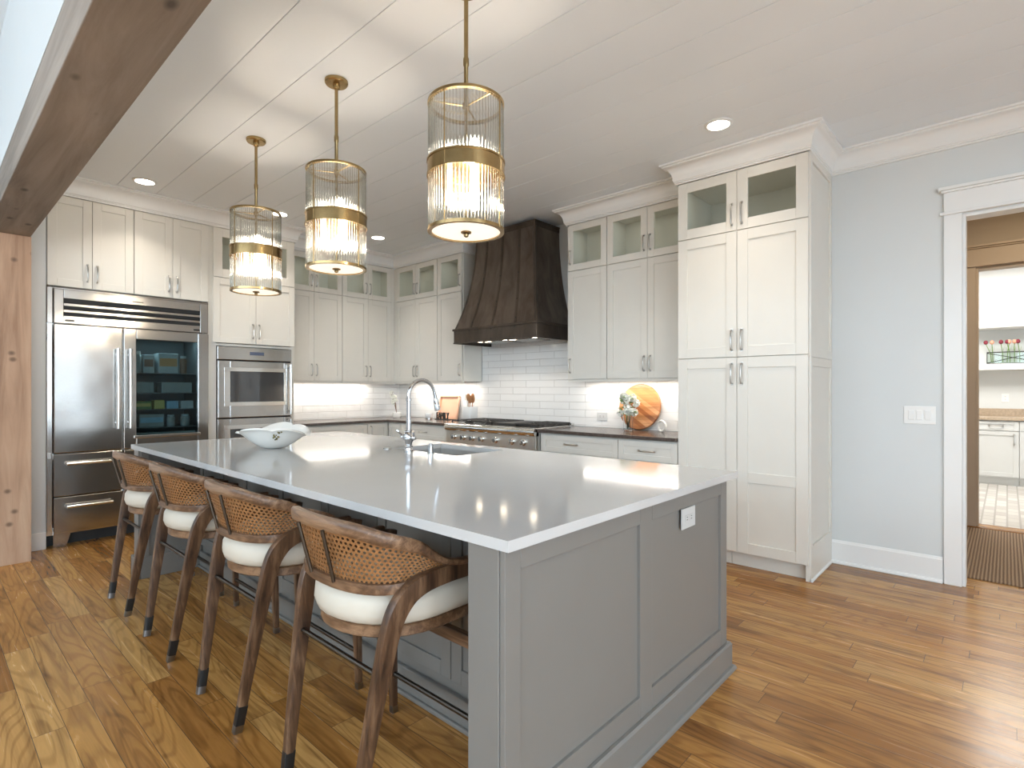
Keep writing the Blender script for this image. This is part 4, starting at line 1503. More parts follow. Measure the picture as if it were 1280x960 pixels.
def make_stool(xc, yc, label):
    """faces +x; local origin on the floor"""
    t = thing('counter_stool', label, 'stool', (xc, yc, 0), 'wood and cane counter stools along the island')
    def w_(x, y, z):
        return (x, yc + y, z)
    # upholstered seat
    def outline(grow, z):
        pts = []
        xf, xm, ry = 1.275 + grow * .5, 1.10, .245 + grow
        rx = .225 + grow
        n = 14
        pts.append(w_(xf, -ry + .03, z)); pts.append(w_(xf - .03, -ry, z)); pts.append(w_(1.20, -ry, z))
        for k in range(n + 1):
            a = -PI / 2 - PI * k / n
            pts.append(w_(xm + rx * math.cos(a), ry * math.sin(a), z))
        pts.append(w_(1.20, ry, z)); pts.append(w_(xf - .03, ry, z)); pts.append(w_(xf, ry - .03, z))
        return pts
    mb = MB()
    mb.rings([outline(-.008, .588), outline(.012, .600), outline(.020, .625), outline(.017, .660), outline(.002, .686), outline(-.03, .699), outline(-.10, .704)])
    mb.build('cushion', M['cushion'], t, angle=60)
    mb = MB()
    mb.rings([outline(-.005, .552), outline(.0, .556), outline(.0, .584), outline(-.005, .588)])
    mb.build('seat_frame', M['walnut_rail'], t, angle=50)
    for sy in (1, -1):
        # rear leg that bends forward into the arm
        P = [(.822, .195, 0), (.868, .221, .30), (.905, .241, .52), (.925, .250, .615), (.948, .257, .668), (.985, .263, .704), (1.04, .267, .722), (1.12, .269, .728), (1.215, .269, .726), (1.305, .268, .716)]
        S = [(.030, .026), (.042, .030), (.054, .032), (.060, .033), (.064, .034), (.062, .034), (.058, .034), (.056, .034), (.052, .034), (.034, .030)]
        Q = spline([(*p, ) for p in P], 4)
        Z2 = spline([(a_, b_, 0) for a_, b_ in S], 4)
        mb = MB()
        mb.sweep([w_(q.x, sy * q.y, q.z) for q in Q], [(q.x, q.y) for q in Z2], (0, sy, 0), seg=20, power=9)
        lg = mb.build('rear_leg', M['walnut'], t)
        mb = MB()
        mb.sweep([w_(.8215, sy * .1948, .0), w_(.827, sy * .198, .030)], [(.032, .028), (.034, .0285)], (0, sy, 0), seg=20, power=9)
        mb.build('foot_cap', M['ferrule'], lg)
        mb = MB()
        mb.sweep([w_(.827, sy * .198, .030), w_(.838, sy * .2045, .10)], [(.034, .0285), (.0365, .029)], (0, sy, 0), seg=20, power=9)
        mb.build('dark_sleeve', M['black'], lg)
        mb = MB()
        mb.sweep([w_(1.300, sy * .268, 0), w_(1.290, sy * .266, .35), w_(1.285, sy * .266, .700)], [(.024, .024), (.034, .032), (.036, .034)], (0, 1, 0), seg=20, power=9)
        lg = mb.build('front_leg', M['walnut'], t)
        mb = MB()
        mb.sweep([w_(1.300, sy * .268, 0), w_(1.2992, sy * .268, .028)], [(.026, .026), (.0265, .0265)], (0, 1, 0), seg=20, power=9)
        mb.build('foot_cap', M['ferrule'], lg)
    # crest rail: horseshoe that drops onto the arms
    def arc(xb, xm, ry, n=22):
        return [(xm - (xm - xb) * math.cos(a), ry * math.sin(a)) for a in [-PI / 2 + PI * k / n for k in range(n + 1)]]
    def crest_pts():
        out = []
        left = [(1.25, -.271, .748), (1.17, -.271, .752), (1.11, -.271, .766), (1.055, -.268, .797), (1.01, -.262, .829)]
        ctl = list(left)
        for k in range(1, 12):
            a = -PI / 2 + PI * k / 12
            ctl.append((.985 - .165 * math.cos(a) ** .78, .260 * math.copysign(abs(math.sin(a)) ** .78, math.sin(a)), .900 - .045 * abs(math.sin(a)) ** 4))
        ctl += [(p[0], -p[1], p[2]) for p in reversed(left)]
        return [tuple(p) for p in spline(ctl, 3)]
    cp_ = crest_pts()
    mb = MB()
    sz = []
    for p in cp_:
        q = max(0, min(1, (p[2] - .754) / .09))
        sz.append((.020 + .020 * q, .034 - .004 * q))
    side = []
    for i, p in enumerate(cp_):
        a = Vector(cp_[max(0, i - 1)]); b2 = Vector(cp_[min(len(cp_) - 1, i + 1)])
        d = (b2 - a); d.z = 0; d.normalize()
        side.append(Vector((-d.y, d.x, 0)))
    mb.sweep([w_(*p) for p in cp_], sz, side, seg=16, power=4)
    mb.build('crest_rail', M['walnut_rail'], t)
    lp = [(1.10, -.264, .727), (1.04, -.256, .722)]
    for k in range(21):
        a = -PI / 2 + PI * k / 20
        lp.append((.985 - .128 * max(0, math.cos(a)) ** .88, .240 * math.copysign(abs(math.sin(a)) ** .88, math.sin(a)), .716))
    lp += [(1.04, .256, .722), (1.10, .264, .727)]
    side = []
    for i, p in enumerate(lp):
        a = Vector(lp[max(0, i - 1)]); b2 = Vector(lp[min(len(lp) - 1, i + 1)])
        d = (b2 - a).normalized()
        side.append(Vector((-d.y, d.x, 0)))
    mb = MB(); mb.sweep([w_(*p) for p in lp], (.032, .026), side, seg=20, power=9)
    mb.build('lower_rail', M['walnut_rail'], t)
    # cane web with real holes between the two rails
    def resample(pl):
        pl = [Vector(p) for p in pl]
        acc = [0]
        for p, q in zip(pl, pl[1:]):
            acc.append(acc[-1] + (q - p).length)
        def at(u):
            L = u * acc[-1]
            for i in range(len(pl) - 1):
                if L <= acc[i + 1] + 1e-9:
                    f = (L - acc[i]) / max(1e-9, acc[i + 1] - acc[i])
                    return pl[i].lerp(pl[i + 1], max(0, min(1, f)))
            return pl[-1]
        return at
    topf = resample([(p[0], p[1], p[2] - .012) for p in cp_[5:-5]])
    botf = resample([(p[0], p[1], p[2] + .012) for p in lp])
    mb = MB()
    nu, nv = 54, 11
    def cpt(u, v):
        b_, t_ = botf(u), topf(u)
        return w_(*(b_ + (t_ - b_) * v))
    du, dv = 1 / nu, 1 / nv
    for j in range(nv):
        off = .5 if j % 2 else 0
        for i in range(nu):
            ua, ub = (i + off) * du, (i + 1 + off) * du
            if ub > 1.0001:
                continue
            va, vb = j * dv, (j + 1) * dv
            outer, inner = [], []
            uc, vc = (ua + ub) / 2, (va + vb) / 2
            for k in range(8):
                an = 2 * PI * (k + .5) / 8
                c_, s_ = math.cos(an), math.sin(an)
                m_ = max(abs(c_), abs(s_))
                outer.append((uc + c_ / m_ * du / 2, vc + s_ / m_ * dv / 2))
                inner.append((uc + c_ * du * .30, vc + s_ * dv * .34))
            vo = [mb.bm.verts.new(cpt(*p)) for p in outer]
            vi = [mb.bm.verts.new(cpt(*p)) for p in inner]
            corners = {0: (ub, vb), 2: (ua, vb), 4: (ua, va), 6: (ub, va)}
            for k in range(8):
                k2 = (k + 1) % 8
                if k in corners:
                    vcn = mb.bm.verts.new(cpt(*corners[k]))
                    mb.bm.faces.new((vo[k], vcn, vo[k2], vi[k2], vi[k]))
                else:
                    mb.bm.faces.new((vo[k], vo[k2], vi[k2], vi[k]))
    o = mb.build('cane_web', M['cane'], t, smooth=False)
    md = o.modifiers.new('thickness', 'SOLIDIFY')
    md.thickness = .0016
    # slim dark spindles on the outside of the back
    for ang in (-.247, .247):
        x0, y0 = .985 - .143 * math.cos(ang) ** .9, .275 * math.sin(ang)
        x1, y1 = .985 - .184 * math.cos(ang) ** .78, .30 * math.sin(ang)
        mb = MB(); mb.tube([w_(x0, y0, .722), w_(x1, y1, .884)], .0062, 8)
        mb.build('spindle', M['pipe'], t)
    mb = MB(); mb.tube([w_(.896, -.236, .475), w_(.896, .236, .475)], .0085, 10)
    mb.build('rear_stretcher', M['pipe'], t)
    mb = MB(); mb.tube([w_(1.296, -.266, .158), w_(1.296, .266, .158)], .0095, 10)
    mb.build('foot_rail', M['pipe'], t)
    mb = MB(); mb.box(1.272, 1.300, yc - .252, yc + .252, .410, .455)
    mb.build('front_stretcher', M['walnut_rail'], t, bevel=.003, smooth=False)
    return t
SYC = [1.560, 2.351, 3.152, 3.924]
SL = ['wood and cane stool nearest the outlet end of the island', 'wood and cane stool standing second from the outlet end of the island',
      'wood and cane stool standing second from the refrigerator end of the island', 'wood and cane stool nearest the refrigerator']
st0 = make_stool(1.06, SYC[0], SL[0])
for yc, lb in zip(SYC[1:], SL[1:]):
    c = copy_tree(st0)
    c.location = (1.06, yc, 0)
    c['label'] = lb

# ------------------------------------------------------------------ pendants
def make_pendant(x, y, label):
    t = thing('pendant_light', label, 'pendant light', (x, y, 1.97), 'brass pendants over the island')
    R = .160
    mb = MB(); mb.lathe([(.064, ZC - .001), (.064, ZC - .014), (.058, ZC - .022), (.020, ZC - .024), (.018, ZC - .045), (.012, ZC - .05)][::-1], x, y, 32)
    mb.build('canopy', M['brass'], t)
    mb = MB(); mb.lathe([(.0095, 2.52), (.0095, 2.70), (.0125, 2.705), (.0125, 2.735), (.0095, 2.74), (.0095, ZC - .045)], x, y, 16)
    mb.build('stem', M['brass2'], t)
    def ring(z0, z1, ro, ri, name, mat='brass'):
        mb = MB()
        sec = [(ri, z0), (ro, z0), (ro, z1), (ri, z1)]
        n = 64
        rs = [[(x + r * math.cos(2 * PI * i / n), y + r * math.sin(2 * PI * i / n), z) for r, z in sec] for i in range(n)]
        vs_ = [[mb.bm.verts.new(p) for p in r] for r in rs]
        for i in range(n):
            a, b_ = vs_[i], vs_[(i + 1) % n]
            for k in range(4):
                mb.bm.faces.new((a[k], a[(k + 1) % 4], b_[(k + 1) % 4], b_[k]))
        return mb.build(name, M[mat], t)
    ring(2.526, 2.538, R + .006, R - .010, 'top_ring')
    ring(1.978, 1.992, R + .006, R - .012, 'bottom_ring')
    ring(2.218, 2.283, R + .007, R + .003, 'band')
    ring(2.277, 2.285, R + .010, R + .002, 'band_lip')
    ring(2.216, 2.224, R + .010, R + .002, 'band_lip')
    # spider arms at the top and the plate behind the band
    mb = MB()
    for k in range(3):
        a = .5 + 2 * PI * k / 3
        mb.tube([(x, y, 2.530), (x + (R - .004) * math.cos(a), y + (R - .004) * math.sin(a), 2.530)], .004, 8)
    mb.lathe([(.016, 2.52), (.016, 2.54)], x, y, 16)
    mb.build('spider', M['brass2'], t)
    mb = MB(); mb.lathe([(R - .012, 2.246), (R - .012, 2.254)], x, y, 40)
    mb.build('reflector_plate', M['brass'], t)
    mb = MB(); mb.lathe([(.0075, 2.0), (.0075, 2.52)], x, y, 12)
    mb.build('centre_tube', M['brass2'], t)
    # clear glass rods standing side by side
    nr = 72
    for z0, z1 in ((2.284, 2.526), (1.992, 2.217)):
        mb = MB()
        for k in range(nr):
            a = 2 * PI * k / nr
            cx_, cy_ = x + (R - .002) * math.cos(a), y + (R - .002) * math.sin(a)
            n = 10
            rr = .0064
            r0 = [(cx_ + rr * math.cos(2 * PI * i / n), cy_ + rr * math.sin(2 * PI * i / n), z0) for i in range(n)]
            r1 = [(p[0], p[1], z1) for p in r0]
            mb.rings([r0, r1])
        mb.build('glass_rods', M['rodglass'], t, angle=50)
    # thin uprights
    for k in range(4):
        a = math.radians(-75 + 90 * k)
        mb = MB(); mb.tube([(x + (R + .006) * math.cos(a), y + (R + .006) * math.sin(a), 1.980), (x + (R + .006) * math.cos(a), y + (R + .006) * math.sin(a), 2.536)], .0032, 8)
        mb.build('upright', M['brass'], t)
    mb = MB(); mb.lathe([(R - .011, 1.984), (R - .011, 1.989)], x, y, 48)
    mb.build('diffuser', M['diffuser'], t)
    mb = MB(); mb.lathe([(.004, 1.958), (.010, 1.962), (.012, 1.970), (.009, 1.974), (.022, 1.976), (.024, 1.981), (.020, 1.9835)], x, y, 20)
    mb.build('finial', M['brass2'], t)
    for k in range(3):
        a = .3 + 2 * PI * k / 3
        bx, by = x + .072 * math.cos(a), y + .072 * math.sin(a)
        mb = MB(); mb.lathe([(.008, 2.300), (.020, 2.312), (.024, 2.330), (.020, 2.350), (.008, 2.362)], bx, by, 14)
        mb.lathe([(.012, 2.2545), (.012, 2.299)], bx, by, 10)
        mb.build('bulb', M['bulb'], t)
        mb = MB(); mb.lathe([(.008, 2.095), (.020, 2.107), (.024, 2.125), (.020, 2.145), (.010, 2.158)], bx, by, 14)
        mb.lathe([(.012, 2.159), (.012, 2.2455)], bx, by, 10)
        mb.build('bulb', M['bulb'], t)
    return t
p0 = make_pendant(1.615, 1.74, 'brass and ribbed glass pendant nearest the outlet end of the island')
for yy, lb in ((2.82, 'middle brass and ribbed glass pendant over the island'), (3.90, 'brass and ribbed glass pendant nearest the refrigerator')):
    c = copy_tree(p0)
    c.location = (1.615, yy, 1.97)
    c['label'] = lb

# ------------------------------------------------------------------ recessed ceiling lights
CANS = [(1.305, 5.37, 'round recessed ceiling light in front of the refrigerator'), (2.453, 5.37, 'round recessed ceiling light in front of the wall ovens'),
        (3.603, 5.37, 'round recessed ceiling light near the inside cabinet corner'), (3.577, 1.411, 'round recessed ceiling light in front of the tall pantry'),
        (3.577, -.95, 'added out-of-view recessed ceiling light in front of the hall doorway')]  # last one is out of view, added to warm the floor and wall
def make_can(x, y, label):
    t = thing('recessed_light', label, 'ceiling light', (x, y, ZC - .012), 'recessed ceiling lights')
    mb = MB()
    n = 40
    sec = [(.068, ZC - .006), (.070, ZC - .011), (.082, ZC - .010), (.090, ZC - .004), (.090, ZC - .0005), (.068, ZC - .0005)]
    vs_ = [[mb.bm.verts.new((x + r * math.cos(2 * PI * i / n), y + r * math.sin(2 * PI * i / n), z)) for r, z in sec] for i in range(n)]
    for i in range(n):
        a, b_ = vs_[i], vs_[(i + 1) % n]
        for k in range(len(sec)):
            mb.bm.faces.new((a[k], a[(k + 1) % len(sec)], b_[(k + 1) % len(sec)], b_[k]))
    mb.build('trim_ring', M['plastic'], t)
    mb = MB(); mb.lathe([(.0675, ZC - .006), (.0675, ZC - .001)], x, y, 32)
    mb.build('lens', M['lens'], t)
    return t
c0 = None
for x, y, lb in CANS:
    if c0 is None:
        c = c0 = make_can(x, y, lb)
    else:
        c = copy_tree(c0)
        c.location = (x, y, ZC - .012)
        c['label'] = lb
for yy in (1.74, 2.82, 3.90):
    for zz, pw in ((2.335, .14), (2.125, 1.0)):
        d = bpy.data.lights.new('pendant_bulb', 'POINT')
        d.energy = PEND_W * pw; d.color = WARM; d.shadow_soft_size = .018
        o = bpy.data.objects.new('pendant_bulb', d)
        o.location = (1.615 + .03, yy, zz)
        C.objects.link(o)
    d = bpy.data.lights.new('pendant_glow', 'SPOT')
    d.energy = PEND_UP * 4; d.spot_size = math.radians(172); d.spot_blend = 1; d.color = WHITE; d.shadow_soft_size = .10
    o = bpy.data.objects.new('pendant_glow', d)
    o.location = (1.615, yy, 2.40); o.rotation_euler = (PI, 0, 0)
    C.objects.link(o)
for x, y in [(c_[0], c_[1]) for c_ in CANS]:
    area_light('recessed_beam', (x, y, ZC - .015), .13, .13, CAN_W * (.35 if y > 5 else .3), WHITE, (0, 0, 0), 'DISK', 100)

# ------------------------------------------------------------------ things on the range-wall worktop
# round cutting board leaning on the tile
bx, by, br_ = 4.578, 2.555, .216
t = thing('cutting_board', 'large round striped wooden board leaning on the tile', 'cutting board', (bx, by, CT1))
mb = MB()
tilt = math.radians(9)
n = 56
def bpt(a, r, d):
    zz = r * math.sin(a) + br_
    x_ = 4.556 + zz * math.sin(tilt) + d * math.cos(tilt)
    return (x_, by + r * math.cos(a), CT1 + .004 + zz * math.cos(tilt) - d * math.sin(tilt))
rs = []
for r, d in ((br_ - .006, -.011), (br_, -.006), (br_, .006), (br_ - .006, .011)):
    rs.append([bpt(2 * PI * i / n, r, d) for i in range(n)])
mb.rings(rs)
mb.build('board', M['board'], t)

# vase of white flowers
vx, vy = 4.43, 2.585
t = thing('flower_vase', 'clear glass vase of white flowers in front of the round board', 'vase', (vx, vy, CT1))
mb = MB()
mb.lathe([(.034, .9145), (.040, .918), (.043, .96), (.046, 1.02), (.049, 1.045), (.045, 1.045), (.042, 1.02), (.039, .96), (.036, .924), (.004, .922)], vx, vy, 28)
mb.build('vase', M['vaseglass'], t)
mb = MB()
random.seed(4)
for k in range(9):
    a = random.uniform(0, 2 * PI); r0 = random.uniform(.005, .025); r1 = random.uniform(.01, .05)
    mb.tube([(vx + r0 * math.cos(a + 2), vy + r0 * math.sin(a + 2), .928), (vx + .02 * math.cos(a), vy + .02 * math.sin(a), 1.03), (vx + r1 * math.cos(a), vy + r1 * math.sin(a), 1.12)], .003, 6)
mb.build('stems', M['water_stem'], t)
def petal_ball(mb, c, r, n=16):
    c = Vector(c)
    for _ in range(n):
        v = Vector((random.gauss(0, 1), random.gauss(0, 1), random.gauss(0, 1))).normalized()
        a = v.orthogonal().normalized()
        b_ = v.cross(a)
        ce = c + v * r * .62
        w2 = r * .50
        pts = []
        for k in range(6):
            an = 2 * PI * k / 6
            pts.append(ce + (a * math.cos(an) + b_ * math.sin(an)) * w2 + v * (r * .30 if k % 2 else r * .12))
        vv = [mb.bm.verts.new(p) for p in pts]
        vc = mb.bm.verts.new(ce - v * r * .1)
        for k in range(6):
            mb.bm.faces.new((vc, vv[k], vv[(k + 1) % 6]))
for k in range(19):
    a = random.uniform(0, 2 * PI); rad = .088 * math.sqrt(random.random()); zz = random.uniform(1.06, 1.255)
    rad *= 1.0 if zz < 1.2 else .6
    mb = MB(); petal_ball(mb, (vx - .01 + rad * math.cos(a) * .8, vy + rad * math.sin(a), zz), random.uniform(.028, .040))
    mb.build('blossom', M['petal'], t, smooth=False)
mb = MB()
for k in range(46):
    a = random.uniform(0, 2 * PI); rad = random.uniform(.02, .085); zz = random.uniform(1.06, 1.24)
    p = Vector((vx + rad * math.cos(a) * .8, vy + rad * math.sin(a), zz))
    d = Vector((math.cos(a), math.sin(a), random.uniform(-.3, .8))).normalized()
    sd = d.orthogonal().normalized() * .009
    L = random.uniform(.022, .036)
    vv = [mb.bm.verts.new(q) for q in (p - d * L * .5, p + sd, p + d * L, p - sd)]
    mb.bm.faces.new(vv)
mb.build('leaves', M['leaf'], t, smooth=False)

# white ring ornament
t_c = (4.47, 2.270, CT1 + .055)
mb = MB()
n = 40
rs = []
for k in range(n):
    a = 2 * PI * k / n
    cc = Vector((t_c[0] + .018 * math.cos(a), t_c[1] + .046 * math.cos(a), t_c[2] + .046 * math.sin(a)))
    rad = Vector((.018 * math.cos(a), .046 * math.cos(a), .046 * math.sin(a))).normalized()
    ax = Vector((.93, -.37, 0))
    rs.append([cc + (rad * math.cos(2 * PI * j / 10) * .0085 + ax * math.sin(2 * PI * j / 10) * .012) for j in range(10)])
vs_ = [[mb.bm.verts.new(p) for p in r] for r in rs]
for i in range(n):
    a, b_ = vs_[i], vs_[(i + 1) % n]
    for k in range(10):
        mb.bm.faces.new((a[k], a[(k + 1) % 10], b_[(k + 1) % 10], b_[k]))
o = mb.build('ring_ornament', M['bowl'])
tag(o, 'white upright ring ornament right of the round wooden board', 'ornament')

# utensil crock
ux, uy = 4.50, 4.775
t = thing('utensil_crock', 'square white crock left of the rangetop holding wooden spoons', 'crock', (ux, uy, CT1))
mb = MB()
def sq(h_, z):
    r = .016
    pts = []
    for (sx, sy, a0) in ((1, 1, 0), (-1, 1, 90), (-1, -1, 180), (1, -1, 270)):
        for k in range(4):
            a = math.radians(a0 + 30 * k)
            pts.append((ux + sx * (h_ - r) + r * math.cos(a), uy + sy * (h_ - r) + r * math.sin(a), z))
    return pts
mb.rings([sq(.062, .9145), sq(.066, .92), sq(.070, 1.082), sq(.068, 1.086), sq(.064, 1.085), sq(.060, .94)])
mb.build('crock', M['tin'], t)
UT_ = [(-.02, .030, .30, 'wood', .028), (-.025, -.012, .275, 'wood', .030), (-.005, -.062, .28, 'wood', .030), (.03, -.035, .30, 'wood', .026), (.0, .080, .285, 'steel', .027)]
UL = ['wooden spoon leaning to the left in the white crock', 'wooden spoon standing upright in the middle of the white crock', 'wooden spoon leaning to the right in the white crock',
      'tall wooden spoon at the back of the white crock', 'flat metal spatula in the white crock']
for (ox, oy, L, kind, hw), lb in zip(UT_, UL):
    lean = Vector((ox * .5, oy * 1.4, 1)).normalized()
    base = Vector((ux + ox * .4, uy + oy * .4, .944))
    tip = base + lean * L
    t2 = thing('wooden_spoon' if kind == 'wood' else 'metal_spatula', lb, 'spoon' if kind == 'wood' else 'spatula', base, 'utensils in the white crock')
    mb = MB(); mb.tube([base, base + lean * (L * .55), tip - lean * .06], [.005, .005, .006], 8)
    mb.build('handle', M['utensil'] if kind == 'wood' else M['nickel'], t2)
    mb = MB()
    if kind == 'wood':
        mb.sphere(tip - lean * .045, .05, 14, 8, (.2, hw * 1.25 / .05, 1.0))
        mb.build('bowl', M['utensil'], t2)
    else:
        mb.box(tip.x - .002, tip.x + .002, tip.y - .028, tip.y + .028, tip.z - .07, tip.z + .01)
        mb.build('blade', M['steel2'], t2, bevel=.001, smooth=False)

# copper tray leaning on the tile
t = thing('serving_tray', 'rose copper tray leaning on the tile left of the white crock', 'tray', (4.57, 5.26, CT1))
mb = MB()
ty0, ty1, th_ = 5.075, 5.450, .305
def tp(y, h_, d):
    return (4.565 + h_ * .17 + d, y, CT1 + .002 + h_ * .985)
def tb(y0, y1, h0, h1, d0, d1):
    c8 = [tp(y0, h0, d0), tp(y1, h0, d0), tp(y1, h1, d0), tp(y0, h1, d0), tp(y0, h0, d1), tp(y1, h0, d1), tp(y1, h1, d1), tp(y0, h1, d1)]
    v = [mb.bm.verts.new(p) for p in c8]
    for f in [(0, 1, 2, 3), (7, 6, 5, 4), (0, 4, 5, 1), (1, 5, 6, 2), (2, 6, 7, 3), (3, 7, 4, 0)]:
        mb.bm.faces.new([v[i] for i in f])
tb(ty0 + .02, ty1 - .02, .02, th_ - .02, -.002, .004)
mb.build('tray_base', M['copper'], t, smooth=False)
mb = MB()
tb(ty0, ty1, 0, .024, -.022, .004); tb(ty0, ty1, th_ - .024, th_, -.022, .004)
tb(ty0, ty0 + .024, .024, th_ - .024, -.022, .004); tb(ty1 - .024, ty1, .024, th_ - .024, -.022, .004)
mb.build('rim', M['copper'], t, bevel=.005, smooth=False)

# lettered sign
t = thing('family_sign', 'dark cut-out word sign reading FAMILY in front of the copper tray', 'sign', (4.42, 5.19, CT1))
mb = MB(); mb.box(4.405, 4.440, 5.055, 5.325, .9145, .924)
mb.build('base', M['black'], t, bevel=.002, smooth=False)
cu = bpy.data.curves.new('lettering', 'FONT')
cu.body = 'FAMILY'
cu.align_x = 'CENTER'
cu.size = .10
cu.extrude = .008
cu.offset = .0
tmp = bpy.data.objects.new('lettering_curve', cu)
C.objects.link(tmp)
cu.materials.append(M['black'])
me = bpy.data.meshes.new_from_object(tmp.evaluated_get(bpy.context.evaluated_depsgraph_get()))
bpy.data.objects.remove(tmp)
o = bpy.data.objects.new('lettering', me)
C.objects.link(o)
o.parent = t
o.location = (0, 0, .0105)
o.rotation_euler = (PI / 2, 0, -PI / 2)
o.scale = (.72, 1.2, 1)

# enamel tumbler
t = thing('tumbler', 'small white tumbler lying beside the FAMILY sign', 'tumbler', (4.40, 5.43, CT1))
mb = MB(); mb.lathe([(.040, .930), (.046, .938), (.052, .985), (.050, .990), (.046, .985), (.040, .945)], 4.40, 5.43, 24)
mb.build('cup', M['tin'], t)
mb = MB(); mb.lathe([(.041, .9145), (.041, .9295)], 4.40, 5.43, 24)
mb.build('base', M['nickel'], t)

# flowering twigs in the corner
ox, oy = 4.40, 6.12
t = thing('flowering_twigs', 'white flowering twigs in a small white pot in the worktop corner', 'plant', (ox, oy, CT1))
mb = MB(); mb.lathe([(.045, .9145), (.052, .925), (.055, .975), (.050, .980), (.046, .975)], ox, oy, 24)
mb.build('pot', M['bowl'], t)
random.seed(11)
tw = MB(); pb = []
for k in range(7):
    a = random.uniform(0, 2 * PI); r1 = random.uniform(.04, .13); top = random.uniform(1.12, 1.26)
    p0_ = Vector((ox, oy, .97)); p2 = Vector((ox - abs(r1 * math.cos(a)) * .6, oy + r1 * math.sin(a), top))
    p1 = (p0_ + p2) / 2 + Vector((random.uniform(-.02, .02), random.uniform(-.03, .03), .02))
    tw.tube([p0_, p1, p2], [.003, .0025, .0018], 6)
    for q in (p2, p1 * .4 + p2 * .6 + Vector((0, .02, 0)), p1 * .5 + p2 * .5 - Vector((.01, .02, 0))):
        pb.append(q)
tw.build('twigs', M['twig'], t)
for q in pb:
    mb = MB(); petal_ball(mb, q, random.uniform(.020, .030), 9)
    mb.build('blossom', M['petal'], t, smooth=False)

# ------------------------------------------------------------------ shell bowl on the island
bx, by = 1.575, 3.53
t = thing('decorative_bowl', 'white wavy-petal ceramic bowl on the far half of the island', 'bowl', (bx, by, CT1))
mb = MB()
n = 96
prof = [(.0, .004), (.050, .0), (.088, .012), (.130, .036), (.165, .062), (.192, .086), (.214, .104), (.232, .114), (.244, .116)]
def br2(a, rr, z, inner):
    ph = 5 * a + .9
    q = (rr / .245) ** 2
    lob = abs(math.cos(ph / 2)) ** .42
    r_ = rr * (1 - .20 * q * (1 - lob))
    sd_ = math.cos(a) * .673 - math.sin(a) * .74
    zz = z * (1.02 + .22 * lob * q) * (1.0 - .36 * q * sd_ * sd_) + .008 * q * math.sin(3 * a)
    if inner:
        r_ *= .965
        zz += .006
    return (bx + r_ * math.cos(a) * .95, by + r_ * math.sin(a), CT1 + .0008 + max(0, zz) + (.005 if inner else 0))
rs = [[br2(2 * PI * i / n, rr, z, False) for i in range(n)] for rr, z in prof[1:]]
rs += [[br2(2 * PI * i / n, rr, z, True) for i in range(n)] for rr, z in reversed(prof[1:])]
mb.rings(rs)
mb.build('shell', M['bowl'], t, angle=60)
mb = MB()
random.seed(2)
for k in range(16):
    f_ = random.random()
    a = math.radians(-112 + random.uniform(-10, 10) * (.35 + .65 * f_))
    rr, z = .165 + .055 * f_, .062 + .045 * f_
    p = Vector(br2(a, rr, z, False))
    mb.sphere(p, random.uniform(.004, .008), 8, 6, (1, 1, 1))
mb.build('gold_motif', M['gold'], t)

# ------------------------------------------------------------------ hall rug and the far room
mb = MB(); mb.box(4.87, 6.62, -1.1, .62, .0005, .012)
tag(mb.build('rug', M['rug'], bevel=.004, smooth=False), 'brown ribbed rug on the hall floor beyond the doorway', 'rug')

FX = 9.85
F3 = Face('x', FX + .02)
M['graycab'] = plain('pale_grey_cabinet_paint', (.62, .63, .62), .4, var=.01)
def far_base(u0, u1, label):
    t = thing('base_cabinet', label, 'cabinet', (FX + .3, (u0 + u1) / 2, 0), 'pale base cabinets in the room beyond the hall')
    mb = MB(); F3.box(mb, u0 + .001, u1 - .001, .10, .873, -.001, -.58)
    mb.build('body', M['graycab'], t, smooth=False)
    mb = MB(); F3.box(mb, u0 + .001, u1 - .001, 0, .099, -.05, -.065)
    mb.build('toe_kick', M['graycab'], t, smooth=False)
    uc = (u0 + u1) / 2
    shaker(F3, u0, u1, .735, .862, t, name='drawer', mat='graycab', stile=.05, handle=(uc, .80, False))
    shaker(F3, u0, u1, .115, .730, t, mat='graycab', stile=.055, handle=(u0 + .05, .62, True))
far_base(-.118, .345, 'pale base cabinet with a drawer, seen at the left edge of the inner doorway')
far_base(-.58, -.120, 'pale base cabinet cut by the right edge of the photo beyond the doorway')
mb = MB()
mb.box(FX - .02, 10.455, -1.3, .80, .876, .914)
mb.box(10.43, 10.455, -1.3, .80, .914, 1.02)
M['tanstone'] = plain('tan_stone', (.42, .33, .24), .3, var=.15, scale=40)
tag(mb.build('worktop', M['tanstone'], bevel=.003, smooth=False), 'tan worktop with a low upstand in the room beyond the hall', 'worktop')
mb = MB(); mb.box(10.16, 10.455, -1.3, .80, 1.565, 1.65)
tag(mb.build('wall_shelf', M['trim'], bevel=.003, smooth=False), 'thick white wall shelf in the room beyond the hall', 'shelf')
t = thing('wall_cabinet', 'white wall cabinet above the tulip shelf beyond the hall', 'cabinet', (10.3, -.2, 2.14))
mb = MB(); mb.box(10.13, 10.455, -1.3, .80, 2.145, 2.98)
mb.build('body', M['trim'], t, bevel=.003, smooth=False)
shaker(Face('x', 10.129), -.55, .34, 2.15, 2.97, t, mat='trim', stile=.3)
outlet('power_outlet', Face('x', 10.459), .02, 1.17, .08, .12, False, 'white power outlet above the tan worktop beyond the hall')
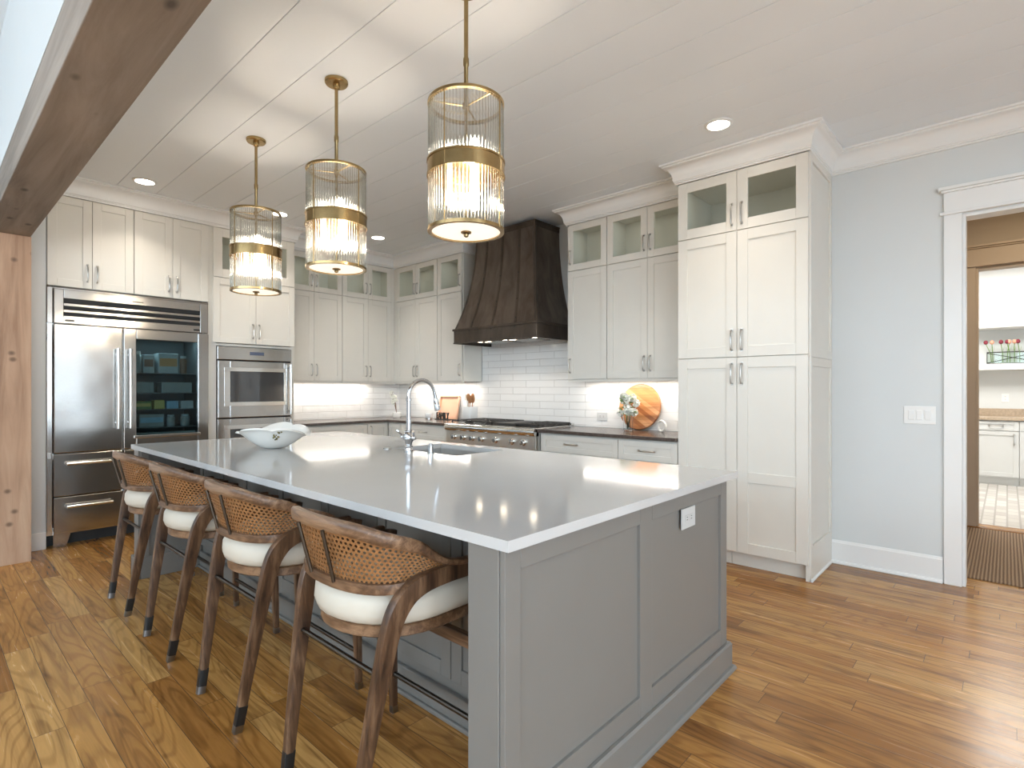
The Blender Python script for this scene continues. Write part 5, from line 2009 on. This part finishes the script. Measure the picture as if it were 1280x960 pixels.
# wire planter of tulips
t = thing('wire_planter', 'black wire-framed planter box on the white wall shelf beyond the hall', 'planter', (10.28, -.05, 1.651))
mb = MB()
px0, px1, py0, py1, pz0, pz1 = 10.22, 10.34, -.33, .212, 1.655, 1.815
cs = [(px0, py0), (px1, py0), (px1, py1), (px0, py1)]
for i in range(4):
    a, b_ = cs[i], cs[(i + 1) % 4]
    for z in (pz0, pz1):
        mb.tube([(*a, z), (*b_, z)], .004, 6)
    mb.tube([(*a, pz0), (*a, pz1)], .004, 6)
for xx in (px0, px1):
    mb.tube([(xx, py1, pz1 - .01), (xx, py0, pz0 + .01)], .003, 6)
    mb.tube([(xx, py1, pz0 + .01), (xx, py0, pz1 - .01)], .003, 6)
mb.build('frame', M['iron'], t)
M['pglass'] = pane_mat('planter_glass', (.88, .93, .90), .06)
mb = MB(); mb.box(px0 + .006, px1 - .006, py0 + .006, py1 - .006, pz0 + .006, pz1 - .012)
mb.build('glass_liner', M['pglass'], t, smooth=False)
M['tulip_red'] = plain('tulip_dark_red', (.22, .015, .035), .5, var=.2)
M['tulip_peach'] = plain('tulip_peach', (.75, .36, .24), .5, var=.15)
TU = [(.165, .06, 'tulip_red', 'dark red tulip leaning out at the left end of the wire planter'), (.150, .01, 'tulip_peach', 'peach tulip beside the leaning dark red tulip'),
      (.045, .02, 'tulip_red', 'dark red tulip in the middle of the wire planter, left of a peach tulip'), (.0, -.02, 'tulip_peach', 'peach tulip between two dark red tulips'),
      (-.03, .03, 'tulip_red', 'small dark red tulip bud right of the middle peach tulip'), (-.075, .0, 'tulip_peach', 'peach tulip right of the dark red bud'),
      (-.13, .02, 'tulip_red', 'dark red tulip near the right edge of the photo'), (-.19, -.02, 'tulip_peach', 'peach tulip at the right edge of the photo')]
for yy, ln, mt, lb in TU:
    zb_, zt_ = 1.672, 1.935
    t = thing('tulip', lb, 'tulip', (10.28, yy - .0, zb_), 'tulips in the wire planter')
    mb = MB()
    top = Vector((10.275, yy + ln, zt_))
    mb.tube([(10.28, yy, zb_), (10.28, yy + ln * .15, 1.80), top], .005, 6)
    mb.build('stem', M['leaf'], t)
    mb = MB()
    mb.lathe([(.006, zt_ - .008), (.022, zt_ + .004), (.026, zt_ + .022), (.020, zt_ + .042), (.008, zt_ + .052)], top.x, top.y, 12)
    mb.build('bloom', M[mt], t)
    mb = MB()
    for s in (-1, 1):
        vv = [mb.bm.verts.new(p) for p in ((10.28, yy, 1.80), (10.272, yy + s * .012, 1.86), (10.27, yy + s * .018, 1.915), (10.288, yy + s * .008, 1.86))]
        mb.bm.faces.new(vv)
    mb.build('leaf', M['leaf'], t, smooth=False)
